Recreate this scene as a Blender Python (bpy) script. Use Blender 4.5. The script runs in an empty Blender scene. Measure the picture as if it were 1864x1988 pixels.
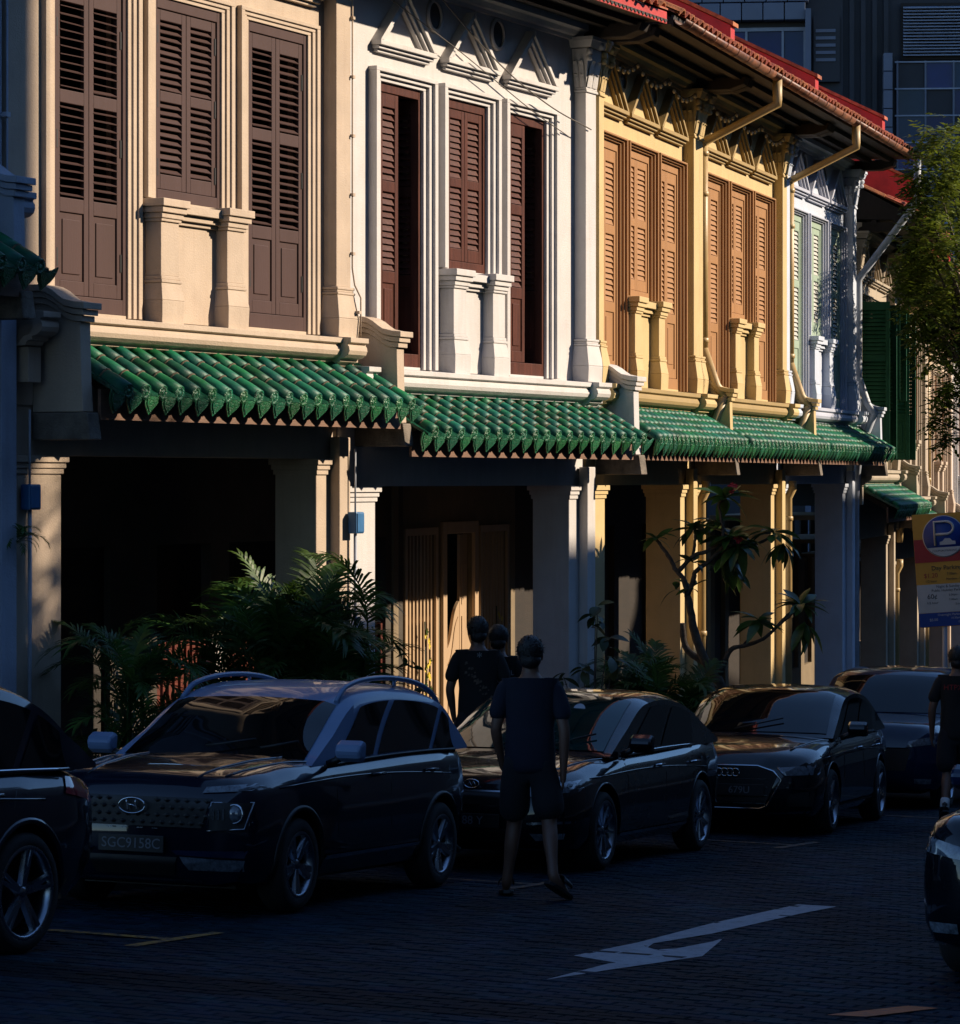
import bpy, bmesh, math, random
from mathutils import Vector, Matrix, noise
from mathutils.bvhtree import BVHTree
R = math.radians
rnd = random.Random(7)
scene = bpy.context.scene
COL = scene.collection

# ------------------------------------------------------------------ camera, sky, sun, exposure
cam_d = bpy.data.cameras.new('camera'); cam = bpy.data.objects.new('camera', cam_d); COL.objects.link(cam)
cam.location = (0, 0, 3.0); cam.rotation_euler = (R(90), 0, 0)
cam_d.sensor_fit = 'HORIZONTAL'; cam_d.sensor_width = 36.0; cam_d.lens = 36 * 6000 / 1864
cam_d.shift_y = -63 / 1864; cam_d.clip_start = 0.5; cam_d.clip_end = 2000
scene.camera = cam
SUN_EL = R(27.5); SUN_H = (0.988, 0.151)
world = bpy.data.worlds.new('World'); scene.world = world; world.use_nodes = True
wn = world.node_tree; bg = wn.nodes['Background']
sky = wn.nodes.new('ShaderNodeTexSky'); sky.sky_type = 'NISHITA'; sky.sun_disc = False
sky.sun_elevation = SUN_EL; sky.sun_rotation = math.atan2(SUN_H[0], SUN_H[1]); sky.air_density = 1.0; sky.dust_density = 0.0; sky.ozone_density = 6.0
wn.links.new(sky.outputs[0], bg.inputs[0]); bg.inputs[1].default_value = 0.13
sd = bpy.data.lights.new('sun', 'SUN'); so = bpy.data.objects.new('sun', sd); COL.objects.link(so)
sd.energy = 5.0; sd.angle = R(0.6); sd.color = (1.0, 0.83, 0.63)
so.location = (60, 20, 60)
so.rotation_euler = Vector((-SUN_H[0] * math.cos(SUN_EL), -SUN_H[1] * math.cos(SUN_EL), -math.sin(SUN_EL))).to_track_quat('-Z', 'Y').to_euler()
scene.view_settings.view_transform = 'Standard'; scene.view_settings.look = 'None'
scene.view_settings.exposure = 0.56; scene.view_settings.gamma = 1.0
scene.view_settings.use_curve_mapping = False
scene.cycles.diffuse_bounces = 1; scene.cycles.max_bounces = 6; scene.cycles.transparent_max_bounces = 6

# ------------------------------------------------------------------ frames of the street
class Frame:
    def __init__(s, ang, org):
        a = R(ang); s.org = org; s.u = (math.sin(a), math.cos(a)); s.w = (math.cos(a), -math.sin(a)); s.rz = R(90 - ang)
    def pt(s, x, o=0.0, z=0.0):
        return Vector((s.org[0] + s.u[0] * x + s.w[0] * o, s.org[1] + s.u[1] * x + s.w[1] * o, z))
FA = Frame(26.28, (-5.325, 23.69))
FB = Frame(17.73, tuple(FA.pt(14.93))[:2])
FC = Frame(14.0, tuple(FB.pt(16.54))[:2])
SLOPE = 0.053
def gz(x, y): return -SLOPE * ((x + 1.29) * .4428 + (y - 21.7) * .8966)
def ground(fr, s, o, dz=0):
    p = fr.pt(s, o); p.z = gz(p.x, p.y) + dz; return p

# ------------------------------------------------------------------ mesh building
class MB:
    def __init__(s): s.v = []; s.f = []; s.mi = []; s.sm = []
    def add(s, vs, fs, m=0, smooth=False):
        b = len(s.v); s.v += [tuple(p) for p in vs]
        for f in fs: s.f.append([b + i for i in f]); s.mi.append(m); s.sm.append(smooth)
    def box(s, x0, x1, y0, y1, z0, z1, m=0):
        if x1 < x0: x0, x1 = x1, x0
        if y1 < y0: y0, y1 = y1, y0
        if z1 < z0: z0, z1 = z1, z0
        s.add([(x0,y0,z0),(x1,y0,z0),(x1,y1,z0),(x0,y1,z0),(x0,y0,z1),(x1,y0,z1),(x1,y1,z1),(x0,y1,z1)],
              [(0,3,2,1),(4,5,6,7),(0,1,5,4),(1,2,6,5),(2,3,7,6),(3,0,4,7)], m); return s
    def prism(s, poly, a, b, axis='x', m=0, smooth=False):
        # poly: 2D points; axis x: (y,z) | y: (x,z) | z: (x,y)
        n = len(poly)
        def P(p, t): return (t, p[0], p[1]) if axis == 'x' else ((p[0], t, p[1]) if axis == 'y' else (p[0], p[1], t))
        vs = [P(p, a) for p in poly] + [P(p, b) for p in poly]
        ar = sum(poly[i][0]*poly[(i+1)%n][1]-poly[(i+1)%n][0]*poly[i][1] for i in range(n))
        fs = [tuple(range(n))[::-1], tuple(range(n, 2*n))]
        fs += [(i, (i+1) % n, n + (i+1) % n, n + i) for i in range(n)]
        flip = (ar < 0) ^ (b < a) ^ (axis == 'y')
        if flip: fs = [f[::-1] for f in fs]
        b0 = len(s.f); s.add(vs, fs, m, False)
        if smooth:
            for i in range(b0 + 2, len(s.f)): s.sm[i] = True
        return s
    def tube(s, pts, r, n=8, m=0, cap=True):
        pts = [Vector(p) for p in pts]; k = len(pts); rr = r if isinstance(r, (list, tuple)) else [r] * k
        t = (pts[1] - pts[0]).normalized(); up = Vector((0, 0, 1)) if abs(t.z) < .9 else Vector((1, 0, 0))
        nrm = t.cross(up).normalized(); vs = []
        for i, p in enumerate(pts):
            if i == 0: d = pts[1] - pts[0]
            elif i == k - 1: d = pts[-1] - pts[-2]
            else: d = (pts[i+1] - p).normalized() + (p - pts[i-1]).normalized()
            if d.length < 1e-9: d = t
            d.normalize(); nrm = (nrm - d * nrm.dot(d))
            if nrm.length < 1e-6: nrm = d.orthogonal()
            nrm.normalize(); bn = d.cross(nrm)
            for j in range(n):
                a = 2 * math.pi * j / n; vs.append(p + (nrm * math.cos(a) + bn * math.sin(a)) * rr[i])
        fs = [(i*n + j, i*n + (j+1) % n, (i+1)*n + (j+1) % n, (i+1)*n + j) for i in range(k-1) for j in range(n)]
        s.add(vs, fs, m, True)
        if cap:
            b = len(s.v) - k * n
            s.f.append([b + j for j in range(n)][::-1]); s.mi.append(m); s.sm.append(False)
            s.f.append([b + (k-1)*n + j for j in range(n)]); s.mi.append(m); s.sm.append(False)
        return s
    def lathe(s, prof, n=16, mat=None, m=0, smooth=True, a0=0, a1=2*math.pi):
        full = abs(a1 - a0 - 2*math.pi) < 1e-6; cnt = n if full else n + 1; vs = []
        for r, z in prof:
            for j in range(cnt):
                a = a0 + (a1 - a0) * j / n; p = Vector((r * math.cos(a), r * math.sin(a), z)); vs.append(mat @ p if mat else p)
        fs = []
        for i in range(len(prof) - 1):
            for j in range(n if full else n):
                j2 = (j + 1) % cnt if full else j + 1
                fs.append((i*cnt + j, i*cnt + j2, (i+1)*cnt + j2, (i+1)*cnt + j))
        s.add(vs, fs, m, smooth); return s
    def obj(s, name, mats, parent=None, loc=None, rot=None, bevel=0, merge=False):
        me = s.mesh(name, mats)
        return link(name, me, parent, loc, rot, bevel)
    def mesh(s, name, mats):
        me = bpy.data.meshes.new(name); me.from_pydata(s.v, [], s.f); 
        if not isinstance(mats, (list, tuple)): mats = [mats]
        for q in mats: me.materials.append(q)
        me.polygons.foreach_set('material_index', s.mi); me.polygons.foreach_set('use_smooth', s.sm)
        me.update(); return me
def link(name, me, parent=None, loc=None, rot=None, bevel=0):
    o = bpy.data.objects.new(name, me); COL.objects.link(o)
    if parent: o.parent = parent
    if loc is not None: o.location = loc
    if rot is not None: o.rotation_euler = rot
    if bevel:
        b = o.modifiers.new('bevel', 'BEVEL'); b.width = bevel; b.segments = 2; b.limit_method = 'ANGLE'; b.angle_limit = R(40)
    return o
def tag(o, label=None, cat=None, group=None, kind=None):
    if label: o['label'] = label
    if cat: o['category'] = cat
    if group: o['group'] = group
    if kind: o['kind'] = kind
    return o
def thing(name, label, cat, loc=(0,0,0), rz=0.0, group=None):
    o = bpy.data.objects.new(name, None); COL.objects.link(o); o.location = loc; o.rotation_euler = (0, 0, rz)
    o.empty_display_size = .2; return tag(o, label, cat, group)
def baked(o):
    # the evaluated mesh of an object with modifiers, put back as its plain mesh
    dg = bpy.context.evaluated_depsgraph_get(); dg.update()
    me = bpy.data.meshes.new_from_object(o.evaluated_get(dg)); o.modifiers.clear(); o.data = me; return o
def spline(pts, n):
    pts = [Vector(p) for p in pts]; out = []
    P = [pts[0]*2 - pts[1]] + pts + [pts[-1]*2 - pts[-2]]
    segs = len(pts) - 1
    for i in range(n):
        t = i / (n - 1) * segs; k = min(int(t), segs - 1); f = t - k
        a, b, c, d = P[k], P[k+1], P[k+2], P[k+3]
        out.append(0.5 * ((2*b) + (c - a)*f + (2*a - 5*b + 4*c - d)*f*f + (3*b - a - 3*c + d)*f**3))
    return out

# ------------------------------------------------------------------ materials
def mat(name, col, rough=.6, var=.12, scale=3.0, bump=0.0, bscale=40.0, metal=0.0, coat=0.0, spec=.5, stretch=None, col2=None, streak=0.0, rand=0.0, streakcol=(.05,.045,.04)):
    m = bpy.data.materials.new(name); m.use_nodes = True; nt = m.node_tree; N = nt.nodes; L = nt.links
    b = N['Principled BSDF']; b.inputs['Roughness'].default_value = rough; b.inputs['Metallic'].default_value = metal
    b.inputs['Coat Weight'].default_value = coat; b.inputs['Coat Roughness'].default_value = .04; b.inputs['Specular IOR Level'].default_value = spec
    tc = N.new('ShaderNodeTexCoord'); src = tc.outputs['Object']
    if stretch:
        mp = N.new('ShaderNodeMapping'); mp.inputs['Scale'].default_value = stretch; L.new(src, mp.inputs[0]); src = mp.outputs[0]
    nz = N.new('ShaderNodeTexNoise'); nz.inputs['Scale'].default_value = scale; nz.inputs['Detail'].default_value = 6; nz.inputs['Roughness'].default_value = .62
    L.new(src, nz.inputs['Vector'])
    c2 = col2 if col2 else tuple(c * (1 - 2.2 * var) for c in col)
    mx = N.new('ShaderNodeMix'); mx.data_type = 'RGBA'; mx.inputs[6].default_value = (*c2, 1); mx.inputs[7].default_value = (*[min(1, c*(1+.3*var)) for c in col], 1)
    rp = N.new('ShaderNodeMapRange'); rp.inputs[1].default_value = .3; rp.inputs[2].default_value = .62; L.new(nz.outputs[0], rp.inputs[0]); L.new(rp.outputs[0], mx.inputs[0])
    out = mx.outputs[2]
    if streak > 0:
        mp2 = N.new('ShaderNodeMapping'); mp2.inputs['Scale'].default_value = (7, 7, .55); L.new(tc.outputs['Object'], mp2.inputs[0])
        n2 = N.new('ShaderNodeTexNoise'); n2.inputs['Scale'].default_value = 1.0; n2.inputs['Detail'].default_value = 8; n2.inputs['Roughness'].default_value = .7; L.new(mp2.outputs[0], n2.inputs['Vector'])
        r2 = N.new('ShaderNodeMapRange'); r2.inputs[1].default_value = .5; r2.inputs[2].default_value = .76; r2.inputs[4].default_value = streak; L.new(n2.outputs[0], r2.inputs[0])
        m2 = N.new('ShaderNodeMix'); m2.data_type = 'RGBA'; L.new(r2.outputs[0], m2.inputs[0]); L.new(out, m2.inputs[6]); m2.inputs[7].default_value = (*streakcol, 1); out = m2.outputs[2]
    if rand > 0:
        oi = N.new('ShaderNodeObjectInfo'); hs = N.new('ShaderNodeHueSaturation')
        mr = N.new('ShaderNodeMapRange'); mr.inputs[3].default_value = 1 - rand; mr.inputs[4].default_value = 1 + rand*.7; L.new(oi.outputs['Random'], mr.inputs[0]); L.new(mr.outputs[0], hs.inputs['Value'])
        mr2 = N.new('ShaderNodeMapRange'); mr2.inputs[3].default_value = .5 - rand*.05; mr2.inputs[4].default_value = .5 + rand*.07
        fr = N.new('ShaderNodeMath'); fr.operation = 'FRACT'; ml = N.new('ShaderNodeMath'); ml.operation = 'MULTIPLY'; ml.inputs[1].default_value = 7.31
        L.new(oi.outputs['Random'], ml.inputs[0]); L.new(ml.outputs[0], fr.inputs[0]); L.new(fr.outputs[0], mr2.inputs[0]); L.new(mr2.outputs[0], hs.inputs['Hue'])
        L.new(out, hs.inputs['Color']); out = hs.outputs[0]
    L.new(out, b.inputs['Base Color'])
    if bump > 0:
        bn = N.new('ShaderNodeTexNoise'); bn.inputs['Scale'].default_value = bscale; bn.inputs['Detail'].default_value = 5; L.new(src, bn.inputs['Vector'])
        bp = N.new('ShaderNodeBump'); bp.inputs['Strength'].default_value = bump; bp.inputs['Distance'].default_value = .02; L.new(bn.outputs[0], bp.inputs['Height']); L.new(bp.outputs[0], b.inputs['Normal'])
    if rough < .5:
        r3 = N.new('ShaderNodeMapRange'); r3.inputs[3].default_value = rough * .7; r3.inputs[4].default_value = rough * 1.5; L.new(nz.outputs[0], r3.inputs[0]); L.new(r3.outputs[0], b.inputs['Roughness'])
    return m
M = {}
M['cream'] = mat('cream_plaster', (0.52,0.41,0.31), .75, .07, 2.2, .25, 60, streak=.30, streakcol=(.30,.19,.12))
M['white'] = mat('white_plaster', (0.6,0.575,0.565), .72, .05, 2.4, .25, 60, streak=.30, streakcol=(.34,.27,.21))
M['yellow'] = mat('yellow_plaster', (0.59,0.435,0.205), .72, .06, 2.4, .22, 60, streak=.28, streakcol=(.34,.21,.07))
M['paleblue'] = mat('pale_blue_plaster', (0.54,0.6,0.71), .72, .05, 2.4, .22, 60, streak=.14, streakcol=(.25,.26,.3))
M['beige'] = mat('beige_plaster', (0.42,0.35,0.26), .75, .07, 2.4, .25, 60, streak=.2, streakcol=(.25,.2,.14))
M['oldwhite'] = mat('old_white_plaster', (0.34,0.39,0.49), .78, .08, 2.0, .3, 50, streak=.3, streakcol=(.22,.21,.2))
M['concrete'] = mat('raw_concrete', (0.21,0.175,0.14), .9, .25, 6, .6, 60, streak=.4)
M['mauve'] = mat('mauve_brown_paint', (0.078,0.046,0.042), .55, .06, 4, .12, 80, stretch=(1,1,.15), spec=.15)
M['redbrown'] = mat('red_brown_stain', (0.095,0.03,0.019), .5, .22, 5, .3, 60, stretch=(3,3,.25), spec=.15)
M['tan'] = mat('tan_paint', (0.4,0.215,0.1), .5, .06, 4, .12, 80, stretch=(1,1,.15), spec=.15)
M['palegreen'] = mat('pale_green_paint', (0.37,0.47,0.37), .5, .05, 4, .1, 80, spec=.15)
M['slatwhite'] = mat('white_slat_paint', (0.54,0.54,0.5), .5, .05, 4, .1, 80)
M['darkgreen'] = mat('dark_green_paint', (0.014,0.08,0.042), .45, .1, 4, .1, 80, spec=.15)
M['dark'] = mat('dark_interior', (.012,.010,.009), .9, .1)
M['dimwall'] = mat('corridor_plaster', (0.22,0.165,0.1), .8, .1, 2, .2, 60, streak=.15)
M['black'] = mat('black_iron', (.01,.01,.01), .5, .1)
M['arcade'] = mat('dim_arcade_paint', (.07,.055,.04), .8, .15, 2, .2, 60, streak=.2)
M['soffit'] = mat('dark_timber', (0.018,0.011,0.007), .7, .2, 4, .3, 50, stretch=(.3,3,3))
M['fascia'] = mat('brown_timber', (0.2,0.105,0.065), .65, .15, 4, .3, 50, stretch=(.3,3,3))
M['redpaint'] = mat('red_fascia_paint', (0.52,0.026,0.016), .5, .15, 4, .15, 40)
M['terracotta'] = mat('terracotta_tile', (0.48,0.125,0.05), .75, .25, 9, .4, 60, rand=.22)
M['gutter'] = mat('rusty_gutter', (.26,.10,.05), .5, .3, 6, .2, 60, col2=(.07,.045,.035))
M['glaze'] = mat('green_glazed_tile', (.005,.12,.048), .46, .24, 7, .14, 30, coat=.0, spec=.3, rand=.5, col2=(.004,.075,.055))
M['mortargreen'] = mat('mossy_lime_mortar', (.035,.075,.035), .85, .2, 12, .5, 70)
M['glazedeck'] = mat('green_pan_tile', (.008,.075,.04), .25, .3, 9, .2, 30)
M['driptile'] = mat('green_drip_tile', (.014,.15,.065), .3, .4, 26, .9, 60, coat=.06, rand=.4, col2=(.035,.085,.04))
M['mortar'] = mat('lime_mortar', (0.13,0.1,0.055), .85, .2, 12, .5, 70)
M['pipeyellow'] = mat('yellow_pipe_paint', (0.48,0.33,0.14), .4, .06, 5, .05, 40)
M['pipegrey'] = mat('grey_pipe_paint', (.42,.46,.54), .4, .08, 5, .05, 40)
M['bluebox'] = mat('blue_enamel', (.03,.14,.32), .4, .1, 5)
M['greydoor'] = mat('cream_door_paint', (0.5,0.345,0.21), .5, .06, 4, .1, 60, stretch=(1,1,.2))
M['redbars'] = mat('red_stained_bars', (0.14,0.022,0.008), .5, .25, 6, .1, 60)
M['cable'] = mat('grey_cable', (.10,.085,.07), .6, .1)
M['bulb'] = mat('clear_bulb', (.75,.62,.40), .15, .1, coat=1)
# road and paving
M['paver'] = mat('grey_paver', (.008,.027,.046), .7, .25, 7, .5, 90, rand=.35, spec=.08)
M['joint'] = mat('dark_joint_sand', (.003,.007,.012), .9, .3, 20, .4, 80, spec=.05)
M['kerb'] = mat('granite_kerb', (.17,.165,.16), .8, .2, 14, .4, 90)
M['walk'] = mat('walkway_cement', (.16,.14,.12), .8, .2, 5, .4, 60)
def worn(name, col, under, lo=.52, hi=.72):   # paint rubbed through to the paving
    m = mat(name, col, .7, .1, 5, .4, 90); nt = m.node_tree; N = nt.nodes; L = nt.links; b = N['Principled BSDF']
    lk = b.inputs['Base Color'].links[0].from_socket
    n = N.new('ShaderNodeTexNoise'); n.inputs['Scale'].default_value = 16; n.inputs['Detail'].default_value = 9; n.inputs['Roughness'].default_value = .75
    tc = N.new('ShaderNodeTexCoord'); L.new(tc.outputs['Object'], n.inputs['Vector'])
    r = N.new('ShaderNodeMapRange'); r.inputs[1].default_value = lo; r.inputs[2].default_value = hi; r.inputs[4].default_value = under[3]; L.new(n.outputs[0], r.inputs[0])
    mx = N.new('ShaderNodeMix'); mx.data_type = 'RGBA'; L.new(r.outputs[0], mx.inputs[0]); L.new(lk, mx.inputs[6]); mx.inputs[7].default_value = (*under[:3], 1); L.new(mx.outputs[2], b.inputs['Base Color'])
    return m
M['roadwhite'] = worn('white_road_paint', (.26,.29,.33), (.03,.038,.05,.85))
M['roadyellow'] = worn('yellow_road_paint', (.40,.19,.02), (.008,.016,.026,1.0), .47, .58)
M['roadyellowfaint'] = worn('rubbed_yellow_road_paint', (.30,.14,.02), (.008,.016,.026,1.0), .38, .50)
# cars
def paint(name, col, coat=1.0): return mat(name, col, .3, .02, 3, coat=coat, spec=.08)
M['carblack'] = paint('black_car_paint', (.002,.003,.006))
M['carnavy'] = paint('navy_car_paint', (.003,.006,.016))
M['carblue'] = paint('blue_car_paint', (.004,.012,.04))
M['carpale'] = paint('pale_blue_grey_car_paint', (.15,.22,.36), .5)
M['trimblack'] = mat('black_plastic', (.008,.008,.009), .45, .05)
M['carglass'] = mat('dark_car_glass', (.003,.004,.005), .02, .02, coat=0, spec=.5)
M['tealglass'] = mat('teal_car_glass', (.004,.03,.028), .02, .3, 2.0, coat=0, spec=.5)
M['chrome'] = mat('chrome', (.55,.58,.62), .12, .05, metal=1)
M['alloy'] = mat('alloy_wheel', (.30,.33,.38), .25, .05, metal=1)
M['rubber'] = mat('tyre_rubber', (.012,.012,.013), .8, .1, 8, .2, 80)
M['lamp'] = mat('headlamp_lens', (.12,.14,.17), .06, .3, 30, coat=1)
M['taillamp'] = mat('red_tail_lens', (.30,.01,.02), .1, .2, 20, coat=1)
M['platewhite'] = mat('plate_lettering', (.16,.17,.19), .6, .03)
# people
M['skin'] = mat('skin', (.15,.075,.05), .5, .08, 6, .05, 80)
M['hair'] = mat('black_hair', (.008,.007,.007), .5, .2, 30, .5, 120)
M['navytee'] = mat('navy_cotton', (.004,.007,.020), .9, .1, 8, .3, 200)
M['blacktee'] = mat('black_cotton', (.006,.006,.007), .9, .1, 8, .3, 200)
M['shorts'] = mat('dark_shorts_cloth', (.008,.009,.013), .9, .1, 8, .3, 200)
M['sock'] = mat('white_sock', (.6,.6,.6), .9, .05, 8, .3, 200)
M['print'] = mat('grey_shirt_print', (.30,.31,.32), .8, .2, 20)
M['redprint'] = mat('red_shirt_print', (.33,.02,.02), .8, .2, 20)
# plants
def leafmat(name, col, rough=.4):
    m = mat(name, col, rough, .3, 6, rand=.35); b = m.node_tree.nodes['Principled BSDF']; return m
def leafglow(name, col, rough=.45):
    m = leafmat(name, col, rough); nt = m.node_tree; N = nt.nodes; L = nt.links; b = N['Principled BSDF']; out = N['Material Output']
    tr = N.new('ShaderNodeBsdfTranslucent'); ms = N.new('ShaderNodeMixShader'); ms.inputs[0].default_value = .3
    hs = N.new('ShaderNodeHueSaturation'); hs.inputs['Value'].default_value = 1.5; L.new(b.inputs['Base Color'].links[0].from_socket, hs.inputs['Color']); L.new(hs.outputs[0], tr.inputs[0])
    L.new(b.outputs[0], ms.inputs[1]); L.new(tr.outputs[0], ms.inputs[2]); L.new(ms.outputs[0], out.inputs[0]); return m
M['palm'] = leafglow('palm_leaf', (.055,.12,.018))
M['frangi'] = leafglow('frangipani_leaf', (.05,.10,.018), .3)
M['treeleaf'] = leafglow('street_tree_leaf', (.13,.16,.015))
M['darkleaf'] = leafglow('shrub_leaf', (.03,.055,.015))
M['bark'] = mat('grey_bark', (.10,.075,.055), .85, .3, 12, .6, 50)
M['flower'] = mat('red_blossom', (.5,.02,.03), .5, .2, 10)
M['yellowflower'] = mat('yellow_blossom', (.75,.55,.03), .5, .2, 10)
# towers
M['towerpanel'] = mat('grey_blue_cladding', (.085,.105,.155), .45, .1, .8, 0, rand=.08)
M['towerdark'] = mat('dark_cladding', (.007,.010,.018), .6, .2, .5)
M['towerglass'] = mat('tower_glass', (.006,.024,.085), .15, .2, .3, coat=0, spec=.25, rand=.5)
M['louvre'] = mat('pale_louvre', (.20,.235,.31), .5, .1, 2)
M['ochre'] = mat('ochre_trim_paint', (.36,.25,.10), .7, .06, 2.4, .15, 60)
M['lilac'] = mat('lilac_trim_paint', (.46,.49,.60), .7, .06, 2.4, .15, 60)
M['oppwall'] = mat('weathered_grey_render', (.06,.062,.068), .8, .12, 1.5, .2, 40, streak=.3)
M['signyellow'] = mat('sign_yellow', (.60,.30,.03), .5, .05)
M['signred'] = mat('sign_red', (.36,.025,.02), .5, .05)
M['signblue'] = mat('sign_blue', (.01,.045,.25), .5, .05)
M['signwhite'] = mat('sign_white', (.48,.48,.46), .5, .05)
M['ink'] = mat('sign_ink', (.02,.02,.025), .6, .05)
M['poster'] = mat('red_poster', (.42,.10,.04), .6, .2, 8)
def scaled(o, sx): o.scale = (sx, 1, 1); return o
def text(name, s, size, mat_, parent, loc, rot, depth=.002, align='CENTER', sx=1):
    c = bpy.data.curves.new(name, 'FONT'); c.body = s; c.size = size; c.extrude = depth; c.align_x = align; c.align_y = 'CENTER'; c.resolution_u = 3
    c.materials.append(mat_); q = bpy.data.objects.new('lettering_curve', c); COL.objects.link(q); dg = bpy.context.evaluated_depsgraph_get(); dg.update()
    me = bpy.data.meshes.new_from_object(q.evaluated_get(dg)); bpy.data.objects.remove(q, do_unlink=True); bpy.data.curves.remove(c)
    if not me.materials: me.materials.append(mat_)
    return scaled(link(name, me, parent, loc, rot), sx)

# ------------------------------------------------------------------ shophouses
def obx(mb, x0, x1, o0, o1, z0, z1, m=0): mb.box(x0, x1, -o1, -o0, z0, z1, m)
def frus(mb, a, za, b, zb, m=0):
    # a, b: (x0, x1, o0, o1) rectangles
    def ring(r, z): return [(r[0], -r[3], z), (r[1], -r[3], z), (r[1], -r[2], z), (r[0], -r[2], z)]
    mb.add(ring(a, za) + ring(b, zb), [(0,3,2,1),(4,5,6,7),(0,1,5,4),(1,2,6,5),(2,3,7,6),(3,0,4,7)], m)
def grow(r, g): return (r[0] - g, r[1] + g, r[2], r[3] + g)
def wall_holes(mb, W0, W1, z0, z1, y0, y1, holes):
    holes = sorted(holes); x = W0
    for a, b, c, d in holes:
        if a > x: mb.box(x, a, y0, y1, z0, z1)
        if c > z0: mb.box(a, b, y0, y1, z0, c)
        if d < z1: mb.box(a, b, y0, y1, d, z1)
        x = b
    if x < W1: mb.box(x, W1, y0, y1, z0, z1)
slat_cache = {}
def slat_mesh(w, tau, dep, mname):
    k = (round(w, 3), tau, dep, mname)
    if k not in slat_cache:
        c, s = math.cos(R(tau)), math.sin(R(tau)); h = dep / 2; t = .004
        mb = MB(); mb.prism([(-h*c + t*s, -h*s - t*c), (h*c + t*s, h*s - t*c), (h*c - t*s, h*s + t*c), (-h*c - t*s, -h*s + t*c)], -w/2, w/2, 'x')
        slat_cache[k] = mb.mesh('louvre_slat', M[mname])
    return slat_cache[k]
FULL = [('r', .15), ('l', .80, 11), ('r', .12), ('l', .86, 12), ('r', .13), ('p', .62), ('r', .13)]
SHORT = [('r', .10), ('l', .66, 10), ('r', .10), ('l', .68, 10), ('r', .14)]
def leaf(root, x, y, z0, w, h, layout, mname, tau, side, ang=0, single=True, slatmat=None, hinges=False, dep=.062):
    # one shutter leaf hinged at x; side +1 grows to +x, -1 to -x; ang turns it about the hinge
    tot = sum(a[1] for a in layout); k = h / tot; mb = MB(); z = z0 + h; st = .075; y0, y1 = 0, .04; slats = []
    X = lambda v: v * side
    mb.box(X(0), X(st), y0, y1, 0, h); mb.box(X(w - st), X(w), y0, y1, 0, h)
    zz = h; joined = MB()
    for seg in layout:
        t = seg[1] * k
        if seg[0] == 'r': mb.box(X(st), X(w - st), y0, y1, zz - t, zz)
        elif seg[0] == 'p':
            mb.box(X(st), X(w - st), y0 + .016, y1 - .006, zz - t, zz)
            mb.box(X(st + .05), X(w - st - .05), y0 + .006, y0 + .016, zz - t + .06, zz - .06)
        else:
            n = seg[2]
            for i in range(n): slats.append(zz - t + t * (i + .5) / n)
        zz -= t
    o = mb.obj('shutter', M[mname], root, (x, y, z0), (0, 0, R(ang)), bevel=.006)
    sm = slatmat or mname; sw = w - 2 * st + .004
    me = slat_mesh(sw, tau, dep, sm)
    if single:
        for q in slats:
            t = link('louvre_slat', me, o, (X(w / 2), .022, q), (R(rnd.gauss(0, 3.2)), R(rnd.uniform(-.8, .8)), 0))
    else:
        j = MB()
        for q in slats:
            for f in me.polygons: pass
            j.add([(v.co.x + X(w/2), v.co.y + .022, v.co.z + q) for v in me.vertices], [tuple(p.vertices) for p in me.polygons])
        j.obj('louvre_slats', M[sm], o)
    if hinges:
        for hz in (.12, .5, .86):
            b = MB(); b.box(X(.012), X(.03), -.008, .0, h*hz - .08, h*hz + .08); b.obj('hinge', M['black'], o)
    return o
tile_cache = {}
def roll_mesh(L, key):
    # one half-round cover tile, eave end at y=0, going up-slope to +y; a band of mortar at the head
    k = (round(L, 3), key)
    if k not in tile_cache:
        mb = MB(); n = 7; r0, r1 = .080, .068
        def arc(r, y, z=0): return [(r * math.cos(math.pi * j / n), y, z + r * math.sin(math.pi * j / n)) for j in range(n + 1)]
        rings = [arc(r0 - .010, 0), arc(r0, 0), arc(r0, L * .5), arc(r1 + .004, L * .93)]
        vs = sum(rings, []); c = n + 1
        mb.add(vs, [(i*c + j, i*c + j + 1, (i+1)*c + j + 1, (i+1)*c + j)[::-1] for i in range(3) for j in range(n)], 0, True)
        rings = [arc(r1 + .004, L * .93), arc(r1 + .010, L * .945), arc(r1 + .010, L * .99), arc(r1 - .02, L * 1.0)]
        mb.add(sum(rings, []), [(i*c + j, i*c + j + 1, (i+1)*c + j + 1, (i+1)*c + j)[::-1] for i in range(3) for j in range(n)], 1, True)
        tile_cache[k] = mb.mesh('roof_tile', [M['glaze'], M['mortargreen' if key else 'mortar']])
    return tile_cache[k]
def end_mesh():
    if 'end' not in tile_cache:
        mb = MB(); rot = Matrix.Rotation(R(90), 4, 'X')
        mb.lathe([(.0, .020), (.018, .018), (.022, .010), (.040, .010), (.046, .018), (.056, .018), (.060, .010), (.072, .012), (.074, 0), (.0, 0)], 14, rot)
        tile_cache['end'] = mb.mesh('tile_end', M['driptile'])
    return tile_cache['end']
def drip_mesh():
    if 'drip' not in tile_cache:
        out = [(-.125, .045), (-.128, .0), (-.115, -.05), (-.09, -.09), (-.05, -.125), (0, -.175), (.05, -.125), (.09, -.09), (.115, -.05), (.128, .0), (.125, .045), (.06, .012), (0, .002), (-.06, .012)]
        mb = MB(); mb.prism(out, 0, .014, 'y'); inn = [(x*.72, z*.72 - .018) for x, z in out]; mb.prism(inn, -.007, 0, 'y')
        mb.add([], []); tile_cache['drip'] = mb.mesh('drip_tile', M['driptile'])
    return tile_cache['drip']
SCROLL = [(0, 4.40), (.10, 4.40), (.17, 4.385), (.24, 4.35), (.30, 4.305), (.355, 4.27), (.42, 4.245), (.52, 4.236)]
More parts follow.
